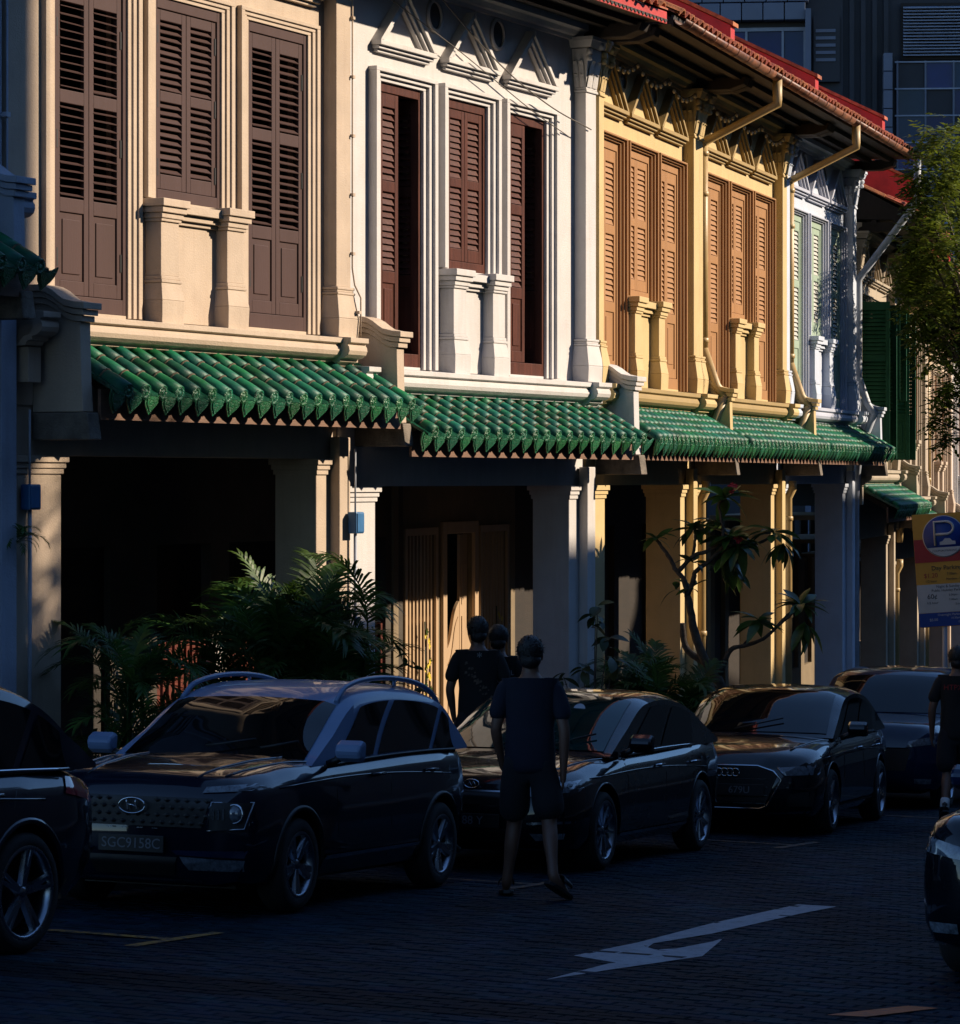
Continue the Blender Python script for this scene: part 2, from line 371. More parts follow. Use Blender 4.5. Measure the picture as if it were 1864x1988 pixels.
def scroll(root, x, dz, mn, th=.16, bot=3.06, m2='concrete'):
    # party-wall bracket: a thin wall with an S-curved moulded cap, and a rough stone end below
    t = MB(); zc = [(-o, z - .165 + dz) for o, z in SCROLL]
    body = [(.0, bot + .24 + dz), (-.52, bot + .24 + dz), (-.50, 3.6 + dz), (-.49, 4.0 + dz)] + [(-min(o, .49), z - .165 + dz) for o, z in SCROLL[::-1]]
    t.prism(body, x, x + th, 'x')
    o = t.obj('scroll_bracket', M[mn], root, bevel=.008)
    for k, (lo, hi, ex, ov) in enumerate(((.165, .112, .022, .0), (.110, .060, .042, .022), (.058, .0, .062, .045))):
        c = MB(); up = [(-(q + ov * (q > .4)), z - hi + dz) for q, z in SCROLL]; dn = [(-(q + ov * (q > .4)), z - lo + dz) for q, z in SCROLL][::-1]
        c.prism(up + dn, x - ex, x + th + ex, 'x'); c.obj('cap_moulding', M[mn], o, bevel=.006)
    f = MB(); f.prism([(0, bot + dz), (-.60, bot + dz), (-.565, bot + .235 + dz), (0, bot + .235 + dz)], x - .012, x + th + .012, 'x'); f.obj('corbel_stone', M[m2], o, bevel=.012)
def canopy(root, x0, x1, dz, rows, segs, fasc='fascia', mossy=0):
    zt = lambda o: 3.93 - .575 * o + dz
    O1 = .745; sl = math.atan(.575); L = (O1 - .03) / math.cos(sl)
    d = MB(); d.prism([(-.0, zt(0) - .02), (-O1 - .01, zt(O1) - .026), (-O1 - .01, zt(O1) - .052), (0, zt(0) - .09)], x0, x1, 'x')
    dk = d.obj('canopy', M['glazedeck'], root)
    p = (x1 - x0) / rows; seg = L / segs; me = roll_mesh(seg * 1.0, mossy); joined = None
    for i in range(rows):
        x = x0 + p * (i + .5)
        for j in range(segs):
            o = O1 - j * seg * math.cos(sl)
            link('roof_tile', me, dk, (x + rnd.uniform(-.006, .006), -o, zt(o) - .026 + rnd.uniform(-.003, .005)), (sl + R(1.2), 0, R(rnd.uniform(-.8, .8))))
        link('tile_end', end_mesh(), dk, (x, -O1 - .004, zt(O1) - .018), (sl * .35, R(rnd.uniform(-20, 20)), 0))
    for i in range(rows + 1):
        x = x0 + p * i
        link('drip_tile', drip_mesh(), dk, (x + rnd.uniform(-.006, .006), -O1 - .006, zt(O1) - .052), (sl * .75 + R(rnd.uniform(-5, 5)), R(rnd.uniform(-4, 4)), 0))
    # board under the drips and the rafters behind it
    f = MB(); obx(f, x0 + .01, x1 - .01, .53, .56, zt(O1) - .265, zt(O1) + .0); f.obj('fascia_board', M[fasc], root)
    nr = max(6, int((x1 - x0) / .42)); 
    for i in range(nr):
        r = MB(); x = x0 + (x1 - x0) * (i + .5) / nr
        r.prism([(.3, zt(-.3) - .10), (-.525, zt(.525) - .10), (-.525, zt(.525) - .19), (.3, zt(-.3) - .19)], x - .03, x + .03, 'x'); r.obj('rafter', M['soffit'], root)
def pilaster(root, x0, x1, o, mn, dz, zb=4.13, zt=7.66, cap=True):
    mb = MB(); r = (x0, x1, 0, o)
    frus(mb, grow(r, .055), zb + dz, grow(r, .07), zb + .22 + dz); frus(mb, grow(r, .07), zb + .22 + dz, grow(r, .028), zb + .46 + dz)
    for a, b, g in ((.46, .485, .036), (.485, .51, .022), (.51, .54, .03)): frus(mb, grow(r, g), zb + a + dz, grow(r, g), zb + b + dz)
    frus(mb, r, zb + .54 + dz, r, zt - .06 + dz)
    frus(mb, grow(r, .02), zt - .06 + dz, grow(r, .02), zt - .03 + dz); frus(mb, grow(r, .01), zt - .03 + dz, grow(r, .01), zt + dz)
    p = mb.obj('pilaster', M[mn], root, bevel=.008)
    if cap: capital(p, x0, x1, o, M[mn], dz, zt)
    return p
def capital(root, x0, x1, o, m, dz, z0=7.66, H=.56):
    mb = MB(); r = (x0, x1, 0, o); z0 += dz; z1 = z0 + H
    frus(mb, r, z0, grow(r, .07), z1 - .11); frus(mb, grow(r, .12), z1 - .10, grow(r, .15), z1 - .02); frus(mb, grow(r, .16), z1 - .02, grow(r, .16), z1 + .02)
    def tongue(px, po, nx, no, z, h, w, curl):
        # a leaf that stands on the bell and curls outward
        tx, to = -no, nx; prof = [(0, 0), (.012, .35), (.022, .7), (curl * .7, .95), (curl, .9)]; vs = []
        for k, (d, t) in enumerate(prof):
            ww = w * (1, 1.05, .95, .7, .35)[k] / 2
            for q in (-ww, 0, ww):
                dd = d + (.012 if q == 0 else 0); vs.append((px + nx * dd + tx * q, -(po + no * dd + to * q), z + h * t))
        mb.add(vs, [(i*3 + j, i*3 + j + 1, (i+1)*3 + j + 1, (i+1)*3 + j) for i in range(4) for j in range(2)], 0, True)
    n = max(2, int((x1 - x0) / .11))
    for row, (zz, hh, oo, cu) in enumerate(((z0, .17, .012, .05), (z0 + .12, .20, .032, .07))):
        for i in range(n):
            tongue(x0 + (x1 - x0) * (i + .5) / n, o + oo, 0, 1, zz, hh, (x1 - x0) / n * .9, cu)
        for i in range(2):
            tongue(x0 - oo, o * (i + .5) / 2, -1, 0, zz, hh, o / 2 * .9, cu); tongue(x1 + oo, o * (i + .5) / 2, 1, 0, zz, hh, o / 2 * .9, cu)
    for cx in (x0 - .06, x1 + .06):
        for q in range(3):
            s = Matrix.Translation((cx, -(o + .075), z1 - .15 - .075 * (q == 1))) @ Matrix.Rotation(R(45 if cx < x0 else -45), 4, 'Z') @ Matrix.Rotation(R(90), 4, 'X')
            mb.lathe([(.0, .03), (.03 - .008*q, .03), (.048 - .012*q, .02), (.048 - .012*q, -.02), (.03 - .008*q, -.03), (0, -.03)], 10, s)
    s = Matrix.Translation(((x0 + x1) / 2, -(o + .12), z1 - .07)); mb.lathe([(0, -.05), (.035, -.035), (.05, 0), (.035, .035), (0, .05)], 8, s)
    mb.obj('capital', m, root)
def pediment(root, c, hw, dz, m, zb=7.46, za=8.17):
    # triangular hood: a moulded base and two raking bars
    b = MB()
    for z0, z1, o, g in ((zb, zb + .035, .05, -.05), (zb + .035, zb + .07, .085, -.02), (zb + .07, zb + .12, .12, .0)): obx(b, c - hw - g, c + hw + g, 0, o, z0 + dz, z1 + dz)
    zs = zb + .12 + dz; zA = za + dz
    for sg in (-1, 1):
        x0 = c + sg * (hw - .0); dx, dzv = -sg * (hw - .04), zA - zs; L = math.hypot(dx, dzv); nx, nz = dzv / L * (-sg) , abs(dx) / L * -1   # inward normal
        for a0, a1, o in ((0, .05, .12), (.05, .10, .085), (.10, .14, .05)):
            q = []
            for a in (a0, a1):
                # points on the bar edges at foot and head (cut level at the foot, plumb at the head)
                fx = x0 - sg * a * L / dzv; hx = c + sg * .012; hz = zs + dzv * (1 - (.012 + a * L / dzv) / (hw - .04 + 1e-6))
                q.append(((fx, zs), (hx, hz)))
            b.prism([q[0][0], q[0][1], q[1][1], q[1][0]], -o, 0, 'y')
    b.obj('pediment', m, root, bevel=.005)
LEDGE = [(0, 4.17), (.27, 4.145), (.27, 4.095), (.235, 4.085), (.235, 4.07), (.25, 4.05), (.255, 4.015), (.24, 3.975), (.20, 3.945), (.145, 3.935), (.145, 3.905), (.10, 3.895), (.08, 3.86), (0, 3.85)]
def house(label, fr, s0, W, dz, wallm, trimm, shutm, bays, bw, pil=.15, arch_o=.10, tau=62, rows=20, segs=4, can=None, scr=None, leftpil=True, rightpil=True,
          single=True, slatm=None, opens=None, hinges=False, gut=True, redcap=True, scrollbot=3.06, downpipe=None, pipem='pipeyellow', back='plain', eave='gutter', taus=None, aw=.22, pedm=None, surm=None, backm=None, rpipe=False, caph=.34, ground_dz=0, leftscroll=None, corbel='concrete', openleaf=None, lowpil=True):
    p = fr.pt(s0); root = thing('shophouse', label, 'shophouse', (p.x, p.y, 0), fr.rz, 'row of terraced shophouses')
    wm, tm = M[wallm], M[trimm]; Z = lambda z: z + dz
    hol = []
    for k, c in enumerate(bays): hol.append((c - bw/2, c + bw/2, Z(5.30) if k == 1 else Z(4.20), Z(7.17)))
    w = MB(); wall_holes(w, 0, W, Z(3.362), Z(8.42), 0, .22, hol); w.obj('wall', wm, root)
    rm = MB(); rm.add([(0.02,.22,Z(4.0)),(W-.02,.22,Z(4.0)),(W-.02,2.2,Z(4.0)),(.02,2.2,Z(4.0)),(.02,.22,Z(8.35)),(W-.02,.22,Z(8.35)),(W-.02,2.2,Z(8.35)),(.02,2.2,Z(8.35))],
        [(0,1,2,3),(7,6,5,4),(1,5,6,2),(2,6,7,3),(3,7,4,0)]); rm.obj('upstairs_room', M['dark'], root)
    # window frames, shutters
    for k, c in enumerate(bays):
        x0, x1, z0, z1 = hol[k]
        a = MB(); steps = ((aw, aw*.66, arch_o), (aw*.66, aw*.33, arch_o*.66), (aw*.33, 0, arch_o*.33))
        for d0, d1, o in steps:
            zb = z0 if k == 1 else Z(4.175)
            obx(a, x0 - d0, x0 - d1, 0, o, zb, z1 + d1*.6); obx(a, x1 + d1, x1 + d0, 0, o, zb, z1 + d1*.6); obx(a, x0 - d0, x1 + d0, 0, o, z1 + d1*.6, z1 + d0*.6)
        a.obj('window_surround', M[surm] if surm else tm, root, bevel=.005)
        f = MB(); ft = .055
        f.box(x0, x0 + ft, .002, .13, z0, z1); f.box(x1 - ft, x1, .002, .13, z0, z1); f.box(x0 + ft, x1 - ft, .002, .13, z1 - .10, z1); f.box(x0 + ft, x1 - ft, .002, .13, z0, z0 + (.10 if k == 1 else .14))
        f.obj('shutter_frame', M[shutm], root, bevel=.005)
        zl = z0 + (.105 if k == 1 else .145); hl = z1 - .104 - zl; lw = (x1 - x0 - 2*ft) / 2 - .003
        lay = SHORT if k == 1 else FULL
        op = (opens or {}).get(k, (0, 0)); tt = (taus or {}).get(k, (tau, tau))
        if openleaf:
            leaf(root, x0, -.02, zl, lw, hl, lay, shutm, tau, 1, -openleaf, single, slatm); leaf(root, x1, -.02, zl, lw, hl, lay, shutm, tau, -1, openleaf, single, slatm)
        else:
            leaf(root, x0 + ft, .018, zl, lw, hl, lay, shutm, tt[0], 1, op[0], single, slatm, hinges); leaf(root, x1 - ft, .018, zl, lw, hl, lay, shutm, tt[1], -1, -op[1], single, slatm, hinges)
        pediment(root, c, min(bw/2 + .16, (bays[1]-bays[0])/2 - .06), dz, M[pedm] if pedm else tm)
    for k in range(2):
        c = (bays[k] + bays[k+1]) / 2; s = Matrix.Translation((c, 0, Z(8.02))) @ Matrix.Rotation(R(90), 4, 'X')
        v = MB(); v.lathe([(.145, .03), (.185, .03), (.185, 0), (.145, 0), (.145, .03)], 24, s); vo = v.obj('vent', tm, root)
        v = MB(); v.lathe([(.0, .004), (.147, .004)], 24, s); v.obj('vent_mesh', M['black'], vo)
    # parapet under the short middle window
    c = bays[1]; hp = bw/2 + .0; wp = .155
    for sx in (-1, 1):
        mb = MB(); r = (c + sx*hp - wp, c + sx*hp + wp, 0, .17)
        frus(mb, grow(r, .032), Z(4.13), grow(r, .04), Z(4.36)); frus(mb, grow(r, .04), Z(4.36), grow(r, .012), Z(4.52)); frus(mb, grow(r, .022), Z(4.52), grow(r, .022), Z(4.55)); frus(mb, grow(r, .012), Z(4.55), grow(r, .012), Z(4.585))
        frus(mb, r, Z(4.585), r, Z(5.08)); 
        for a, b, g in ((5.08, 5.11, .018), (5.11, 5.16, .032), (5.16, 5.215, .055), (5.215, 5.285, .078)): frus(mb, grow(r, g), Z(a), grow(r, g), Z(b))
        mb.obj('pedestal', wm, root, bevel=.006)
    mb = MB(); a, b = c - hp + wp, c + hp - wp
    obx(mb, a, b, 0, .05, Z(4.17), Z(5.08))
    for q, z2, o in ((5.08, 5.12, .08), (5.12, 5.18, .115), (5.18, 5.26, .16)): obx(mb, a, b, 0, o, Z(q), Z(z2))
    mb.obj('sill_panel', wm, root, bevel=.004)
    # pilasters at the party lines, ledge
    if rightpil: pilaster(root, W - .30, W, pil, trimm, dz)
    if leftpil: pilaster(root, .0, .22, pil, trimm, dz)
    mb = MB(); mb.prism([(-o, Z(z)) for o, z in LEDGE], 0, W, 'x'); mb.obj('ledge', M[pedm] if pedm else tm, root, bevel=.004)
    for a, b in ((W - .38, W + .0), (0, .26)):
        mb = MB(); mb.prism([(-(o + .09 * (o > 0)), Z(z) + .004) for o, z in LEDGE], a, b, 'x'); obx(mb, a + .05, b - .02, 0, .17, Z(3.55), Z(3.851)); mb.obj('ledge_block', tm, root, bevel=.004)
    # eaves
    mb = MB(); mb.prism([(0, Z(8.21)), (-.04, Z(8.21)), (-.05, Z(8.25)), (-.09, Z(8.26)), (-.12, Z(8.31)), (-.17, Z(8.33)), (-.17, Z(8.40)), (0, Z(8.40))], 0, W, 'x'); mb.obj('cornice', tm, root)
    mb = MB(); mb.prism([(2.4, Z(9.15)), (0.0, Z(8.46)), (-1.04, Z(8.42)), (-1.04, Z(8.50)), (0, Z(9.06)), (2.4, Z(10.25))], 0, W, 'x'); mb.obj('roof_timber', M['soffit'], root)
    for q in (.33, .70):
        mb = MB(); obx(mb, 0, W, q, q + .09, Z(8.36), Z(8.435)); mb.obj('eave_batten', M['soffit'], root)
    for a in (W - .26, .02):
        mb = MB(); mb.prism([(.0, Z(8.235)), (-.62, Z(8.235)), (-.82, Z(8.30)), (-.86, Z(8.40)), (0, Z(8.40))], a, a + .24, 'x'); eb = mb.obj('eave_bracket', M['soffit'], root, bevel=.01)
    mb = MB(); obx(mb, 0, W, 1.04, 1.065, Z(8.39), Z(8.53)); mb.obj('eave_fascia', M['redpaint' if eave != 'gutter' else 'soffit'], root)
    if eave == 'gutter':
        mb = MB(); prof = [(math.cos(t) * .078, math.sin(t) * .078) for t in [math.pi + math.pi * i / 8 for i in range(9)]]; inn = [(a*.9, b*.9) for a, b in prof[::-1]]
        mb.prism([(-(1.15) + a, Z(8.475) + b) for a, b in prof + inn], 0, W, 'x', smooth=True); g = mb.obj('gutter', M['gutter'], root)
        for i in range(int(W / .62)):
            b = MB(); x = .3 + i * .62; pr = [(math.cos(t) * .086, math.sin(t) * .086) for t in [math.pi + math.pi * q / 8 for q in range(9)]]
            b.prism([(-1.15 + a, Z(8.477) + c2) for a, c2 in pr + [(q*.93, w2*.93) for q, w2 in pr[::-1]]], x, x + .035, 'x'); b.obj('gutter_strap', M['gutter'], g)
    else:
        tr = MB(); n = int(W / .11)
        for i in range(n):
            x = W * (i + .5) / n; tr.prism([(x - .05, Z(8.44)), (x + .05, Z(8.44)), (x + .035, Z(8.415)), (x, Z(8.395)), (x - .035, Z(8.415))], -1.075, -1.0655, 'y')
        tr.obj('eave_fretwork', M['soffit'], root)
    sl = math.atan(.5); rt = MB(); zr = lambda o: Z(8.54) + .5 * (1.10 - o); pitch = .235; n = int(W / pitch)
    rt.prism([(-1.08, zr(1.08)), (4.2, zr(-4.2)), (4.2, zr(-4.2) + .02), (-1.08, zr(1.08) + .02)], 0, W, 'x')
    rf = rt.obj('roof', M['terracotta'], root)
    if 'pan' not in tile_cache:
        t = MB(); vs = []
        for y, zz in ((0, .0), (.34, .0)):
            for x, z in ((-.11, .012), (-.07, .0), (-.03, .03), (0, .06), (.03, .065), (.07, .05), (.11, .02)): vs.append((x, y, z + zz))
        vs += [(x, y, z + .018) for x, y, z in vs[:]]
        fs = [(14+j, 14+j+1, 21+j+1, 21+j) for j in range(6)] + [(j, 14+j, 14+j+1, j+1)[::-1] for j in range(6)] + [(j, j+1, 7+j+1, 7+j)[::-1] for j in range(6)]
        t.add(vs, fs, 0, False); tile_cache['pan'] = t.mesh('roof_tile', M['terracotta'])
    for i in range(n):
        for j in range(2):
            o = 1.14 - j * .3 * math.cos(sl)
            link('roof_tile', tile_cache['pan'], rf, (pitch * (i + .5) + rnd.uniform(-.012, .012), -o, zr(o) + .005 + .012 * j + rnd.uniform(-.006, .01)), (sl - R(2), R(rnd.uniform(-4, 4)), R(rnd.uniform(-3, 3))))
    st = MB()
    for i in range(n):
        x = pitch * (i + .5); st.prism([(x - .07, 0), (x - .03, .045), (x + .03, .05), (x + .07, 0)], 0, 5.3, 'y')
    st.obj('roof_ridges', M['terracotta'], rf, (0, -.55, zr(.55) + .02), (sl, 0, 0)); 
    if redcap:
        mb = MB(); mb.prism([(-.62, zr(.62) + .0), (-.62, zr(.62) + caph), (4.2, zr(-4.2) + caph), (4.2, zr(-4.2))], W - .14, W + .10, 'x'); pc = mb.obj('roof_parapet', M['redpaint'], root, bevel=.01)
        mb = MB(); mb.prism([(-.66, zr(.66) + caph + .005), (-.66, zr(.66) + caph + .06), (4.2, zr(-4.2) + caph + .06), (4.2, zr(-4.2) + caph + .005)], W - .18, W + .14, 'x'); mb.obj('coping', M['terracotta'], pc)
    # canopy over the walkway
    c0, c1 = can if can else (.54, W + .34)
    canopy(root, c0, c1, dz, rows, segs, mossy=0 if fr is FA else 1)
    if scr is not None: scroll(root, scr, dz, wallm, bot=scrollbot, m2=corbel)
    if leftscroll is not None: scroll(root, leftscroll, dz, wallm, bot=scrollbot, m2=corbel)
    # walkway storey
    zb = Z(2.93)
    def pillar(x0, x1, strip):
        mb = MB(); mb.box(x0, x1, 0, .48, -2.6, zb)
        pl = mb.obj('pillar', tm if strip else wm, root, bevel=.012)
        mb = MB()
        for q, g in ((.16, .015), (.11, .03), (.06, .05)): mb.box(x0 - g, x1 + (g if not strip else 0), -.002 - g, .48 + g, zb - q, zb - q + (.05 if q > .07 else .06))
        mb.obj('pillar_capital', wm, pl, bevel=.004)
        if strip:
            mb = MB(); obx(mb, x1 - .17, x1 + .06, .001, .115, -2.6, Z(3.15)); mb.obj('pillar_strip', tm, pl, bevel=.01)
    pillar(.06, .80, False); pillar(W - .45, W, True)
    mb = MB(); mb.box(0, W, .02, .44, zb, Z(3.36)); mb.obj('beam', wm, root)
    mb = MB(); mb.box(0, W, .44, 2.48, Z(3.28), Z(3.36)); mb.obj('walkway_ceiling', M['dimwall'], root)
    dw = MB(); yb = 2.46
    ops = [(.45, 1.55, -.9, 2.3), (1.95, W - 1.95, -2.6, 2.3), (W - 1.55, W - .45, -.9, 2.3)]
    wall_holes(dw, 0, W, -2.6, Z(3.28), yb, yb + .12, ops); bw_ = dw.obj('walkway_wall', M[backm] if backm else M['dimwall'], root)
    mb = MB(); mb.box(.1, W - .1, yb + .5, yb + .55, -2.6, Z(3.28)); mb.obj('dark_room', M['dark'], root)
    if back == 'doors' or back == 'yellow':
        for k in (0, 2):
            x0, x1, z0, z1 = ops[k]; f = MB(); f.box(x0 - .09, x0, yb - .03, yb, z0 - .09, z1 + .09); f.box(x1, x1 + .09, yb - .03, yb, z0 - .09, z1 + .09); f.box(x0, x1, yb - .03, yb, z1, z1 + .09); f.box(x0, x1, yb - .03, yb, z0 - .09, z0)
            fo = f.obj('window_grille', M['greydoor'], root)
            for i in range(8):
                x = x0 + (x1 - x0) * (i + .5) / 8; b = MB(); b.box(x - .028, x + .028, yb + .01, yb + .04, z0, z1); b.obj('grille_bar', M['greydoor'], fo)
            b = MB(); b.box(x0, x1, yb + .04, yb + .06, 1.2, 1.26); b.box(x0, x1, yb + .04, yb + .06, .0, .06); b.obj('grille_rail', M['greydoor'], fo)
        x0, x1, z0, z1 = ops[1]; f = MB(); f.box(x0 - .16, x0, yb - .05, yb, z0, z1 + .16); f.box(x1, x1 + .16, yb - .05, yb, z0, z1 + .16); f.box(x0, x1, yb - .05, yb, z1, z1 + .16); dfo = f.obj('door_surround', M['greydoor'], root, bevel=.01)
        for sg in (-1, 1):
            # tall outer door folded back and the low swing gate with its curved head
            cx = (x0 + x1) / 2; hwid = (x1 - x0) / 2 - .02
            d = MB(); xo = x0 if sg < 0 else x1; d.box(xo, xo - sg * .32, yb + .06, yb + .10, z0, z1 - .02); d.box(xo - sg*.06, xo - sg*.26, yb + .05, yb + .06, .4, 1.9); d.obj('door', M['greydoor'], root, bevel=.006)
            pts = [(0, -1.2), (0, 1.42)] + [(hwid * t, 1.42 - .30 * t - .34 * (1 / (1 + math.exp(-(t - .5) * 11)))) for t in [i / 12 for i in range(13)]] + [(hwid, -1.2)]
            g = MB(); poly = [(cx + sg * (a + .008), z) for a, z in pts]; g.prism(poly, yb - .02, yb + .02, 'y'); go = g.obj('swing_gate', M['greydoor'], root, bevel=.006)
            i2 = [(cx + sg * (hwid*.14 + a * .72), z * .93 - .1) for a, z in pts[1:-1]]; i2 = [(cx + sg * hwid*.14, -.9)] + i2 + [(cx + sg * hwid * .86, -.9)]
            g = MB(); g.prism(i2, yb - .032, yb - .021, 'y'); g.obj('gate_panel', M['greydoor'], go, bevel=.008)
    elif back == 'redbars':
        for k in (0, 1, 2):
            x0, x1, z0, z1 = ops[k]
            for i in range(int((x1 - x0) / .12)):
                b = MB(); x = x0 + .06 + i * .12; b.box(x - .03, x + .03, yb + .02, yb + .07, z0 + .02, 1.25 + (.0 if k != 1 else .1)); b.obj('bar', M['redbars'], bw_)
            b = MB(); b.box(x0, x1, yb + .03, yb + .06, 1.0, 1.08); b.obj('bar_rail', M['redbars'], bw_)
    else:
        for k in range(3):
            x0, x1, z0, z1 = ops[k]; d = MB(); d.box(x0, x1, yb + .08, yb + .11, z0, z1); d.obj('door' if k == 1 else 'window_board', M['soffit'], root)
    if downpipe:
        x = downpipe; pm = M[pipem]; r = .066; d = MB()
        d.tube([(x, -1.15, Z(8.42)), (x, -1.15, Z(8.15)), (x, -1.15, Z(8.09)), (x, -.12, Z(7.60)), (x, -.12, Z(7.5))], r, 12)
        d.tube([(x, -.12, Z(7.56)), (x, -.12, Z(4.75))], r, 12); d.tube([(x, -.12, Z(4.79)), (x, -.30, Z(4.28)), (x, -.42, Z(4.12))], r, 12); d.tube([(x, -.42, Z(4.15)), (x, -.16, Z(3.5)), (x, -.16, Z(3.3))], r, 12)
        d.tube([(x, -.16, Z(2.98)), (x, -.16, Z(2.86)), (x, -.09, Z(2.72)), (x, -.09, -2.4)], r, 12)
        do = d.obj('downpipe', pm, root)
        for z in (7.45, 6.9, 4.9, 2.4, .9):
            c2 = MB(); s = Matrix.Translation((x, -.12 if z > 4 else -.09, Z(z))); c2.lathe([(r + .001, -.035), (r + .012, -.03), (r + .012, .03), (r + .001, .035)], 14, s); c2.obj('pipe_collar', pm, do)
    if rpipe:
        x = W + .22; d = MB(); r = .066; d.tube([(x, -1.15, Z(8.42)), (x, -1.15, Z(7.85)), (x, -1.15, Z(7.72)), (x, -.14, Z(6.42)), (x, -.14, Z(6.28)), (x, -.14, Z(4.75)), (x, -.30, Z(4.28)), (x, -.42, Z(4.12)), (x, -.16, Z(3.5)), (x, -.09, Z(2.72)), (x, -.09, -2.4)], r, 12); do = d.obj('downpipe', M['pipegrey'], root)
        for z in (8.0, 7.0, 6.2, 5.3): pass
    return root
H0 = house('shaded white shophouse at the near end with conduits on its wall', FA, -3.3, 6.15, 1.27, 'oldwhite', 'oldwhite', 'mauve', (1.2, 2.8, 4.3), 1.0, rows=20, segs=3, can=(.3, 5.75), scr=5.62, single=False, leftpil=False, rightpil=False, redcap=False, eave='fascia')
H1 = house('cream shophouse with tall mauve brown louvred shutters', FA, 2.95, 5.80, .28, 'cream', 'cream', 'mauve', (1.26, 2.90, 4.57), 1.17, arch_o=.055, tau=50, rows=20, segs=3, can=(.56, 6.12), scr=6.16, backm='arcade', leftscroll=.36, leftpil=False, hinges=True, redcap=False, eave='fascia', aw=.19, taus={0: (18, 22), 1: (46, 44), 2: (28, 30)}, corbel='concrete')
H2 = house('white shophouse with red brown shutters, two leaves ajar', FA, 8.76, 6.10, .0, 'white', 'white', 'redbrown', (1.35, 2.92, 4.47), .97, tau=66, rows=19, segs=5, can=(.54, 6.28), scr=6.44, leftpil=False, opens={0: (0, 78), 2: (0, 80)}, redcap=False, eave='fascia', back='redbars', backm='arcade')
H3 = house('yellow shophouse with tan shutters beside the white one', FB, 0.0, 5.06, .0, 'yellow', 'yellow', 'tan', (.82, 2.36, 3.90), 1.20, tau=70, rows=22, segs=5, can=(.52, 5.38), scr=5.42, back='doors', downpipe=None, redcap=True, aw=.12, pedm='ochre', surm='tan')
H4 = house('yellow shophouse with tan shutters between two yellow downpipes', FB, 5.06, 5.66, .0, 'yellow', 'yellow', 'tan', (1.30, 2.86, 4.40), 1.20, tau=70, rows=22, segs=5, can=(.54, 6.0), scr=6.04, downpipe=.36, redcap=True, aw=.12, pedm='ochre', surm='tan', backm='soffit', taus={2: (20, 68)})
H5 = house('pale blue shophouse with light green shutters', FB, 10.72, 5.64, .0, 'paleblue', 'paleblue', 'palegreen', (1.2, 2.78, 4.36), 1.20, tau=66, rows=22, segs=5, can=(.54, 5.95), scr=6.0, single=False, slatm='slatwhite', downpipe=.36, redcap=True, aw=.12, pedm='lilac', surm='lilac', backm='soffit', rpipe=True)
H6 = house('beige shophouse with dark green shutters swung wide open', FC, .3, 5.6, -.98, 'beige', 'beige', 'darkgreen', (1.2, 2.8, 4.36), 1.24, tau=60, rows=20, segs=5, scr=5.9, single=False, openleaf=84, redcap=True, caph=.75, aw=.12)
H7 = house('beige shophouse half hidden behind the street tree', FC, 5.9, 5.6, -1.5, 'beige', 'beige', 'tan', (1.2, 2.8, 4.36), 1.02, tau=60, rows=20, segs=5, scr=5.9, single=False, redcap=True, downpipe=.4, pipem='pipeyellow')

H8 = house('cream shophouse farther down, lit behind the lower tree boughs', FC, 11.5, 5.6, -1.9, 'cream', 'cream', 'tan', (1.2, 2.8, 4.36), 1.02, tau=60, rows=20, segs=3, scr=5.9, single=False, redcap=True, downpipe=.4, pipem='pipeyellow')
H9 = house('white shophouse at the far end of the row by the frame edge', FC, 17.1, 5.6, -2.2, 'white', 'white', 'tan', (1.2, 2.8, 4.36), 1.02, tau=60, rows=20, segs=3, scr=5.9, single=False, redcap=True)
# ------------------------------------------------------------------ ground, road, walkway
def islandrand(m):
    # per-piece tint also inside one joined mesh
    nt = m.node_tree; N = nt.nodes; L = nt.links; g = N.new('ShaderNodeNewGeometry'); oi = next(n for n in N if n.type == 'OBJECT_INFO')
    ad = N.new('ShaderNodeMath'); ad.operation = 'ADD'; fr = N.new('ShaderNodeMath'); fr.operation = 'FRACT'
    L.new(g.outputs['Random Per Island'], ad.inputs[0]); L.new(oi.outputs['Random'], ad.inputs[1]); L.new(ad.outputs[0], fr.inputs[0])
    for l in list(nt.links):
        if l.from_socket == oi.outputs['Random'] and l.to_node != ad: L.new(fr.outputs[0], l.to_socket)
islandrand(M['paver'])
def blotch(m, lo=.35, hi=1.25, sc=.55):
    # oil, tyre tracks and damp: broad stains laid over the paving in street coordinates
    nt = m.node_tree; N = nt.nodes; L = nt.links; b = N['Principled BSDF']; src = b.inputs['Base Color'].links[0].from_socket; g = N.new('ShaderNodeNewGeometry')
    mp = N.new('ShaderNodeMapping'); mp.inputs['Rotation'].default_value = (0, 0, R(26)); mp.inputs['Scale'].default_value = (1.6, .45, 1); L.new(g.outputs['Position'], mp.inputs[0])
    n = N.new('ShaderNodeTexNoise'); n.inputs['Scale'].default_value = sc; n.inputs['Detail'].default_value = 7; n.inputs['Roughness'].default_value = .68; L.new(mp.outputs[0], n.inputs['Vector'])
    r = N.new('ShaderNodeMapRange'); r.inputs[1].default_value = .34; r.inputs[2].default_value = .66; r.inputs[3].default_value = lo; r.inputs[4].default_value = hi; L.new(n.outputs[0], r.inputs[0])
    x = N.new('ShaderNodeMix'); x.data_type = 'RGBA'; x.blend_type = 'MULTIPLY'; x.inputs[0].default_value = 1; L.new(src, x.inputs[6]); L.new(r.outputs[0], x.inputs[7]); L.new(x.outputs[2], b.inputs['Base Color'])
blotch(M['paver'])
M['paverdark'] = mat('dark_paver', (.003,.008,.014), .7, .25, 7, .5, 90, rand=.35, spec=.08); islandrand(M['paverdark'])
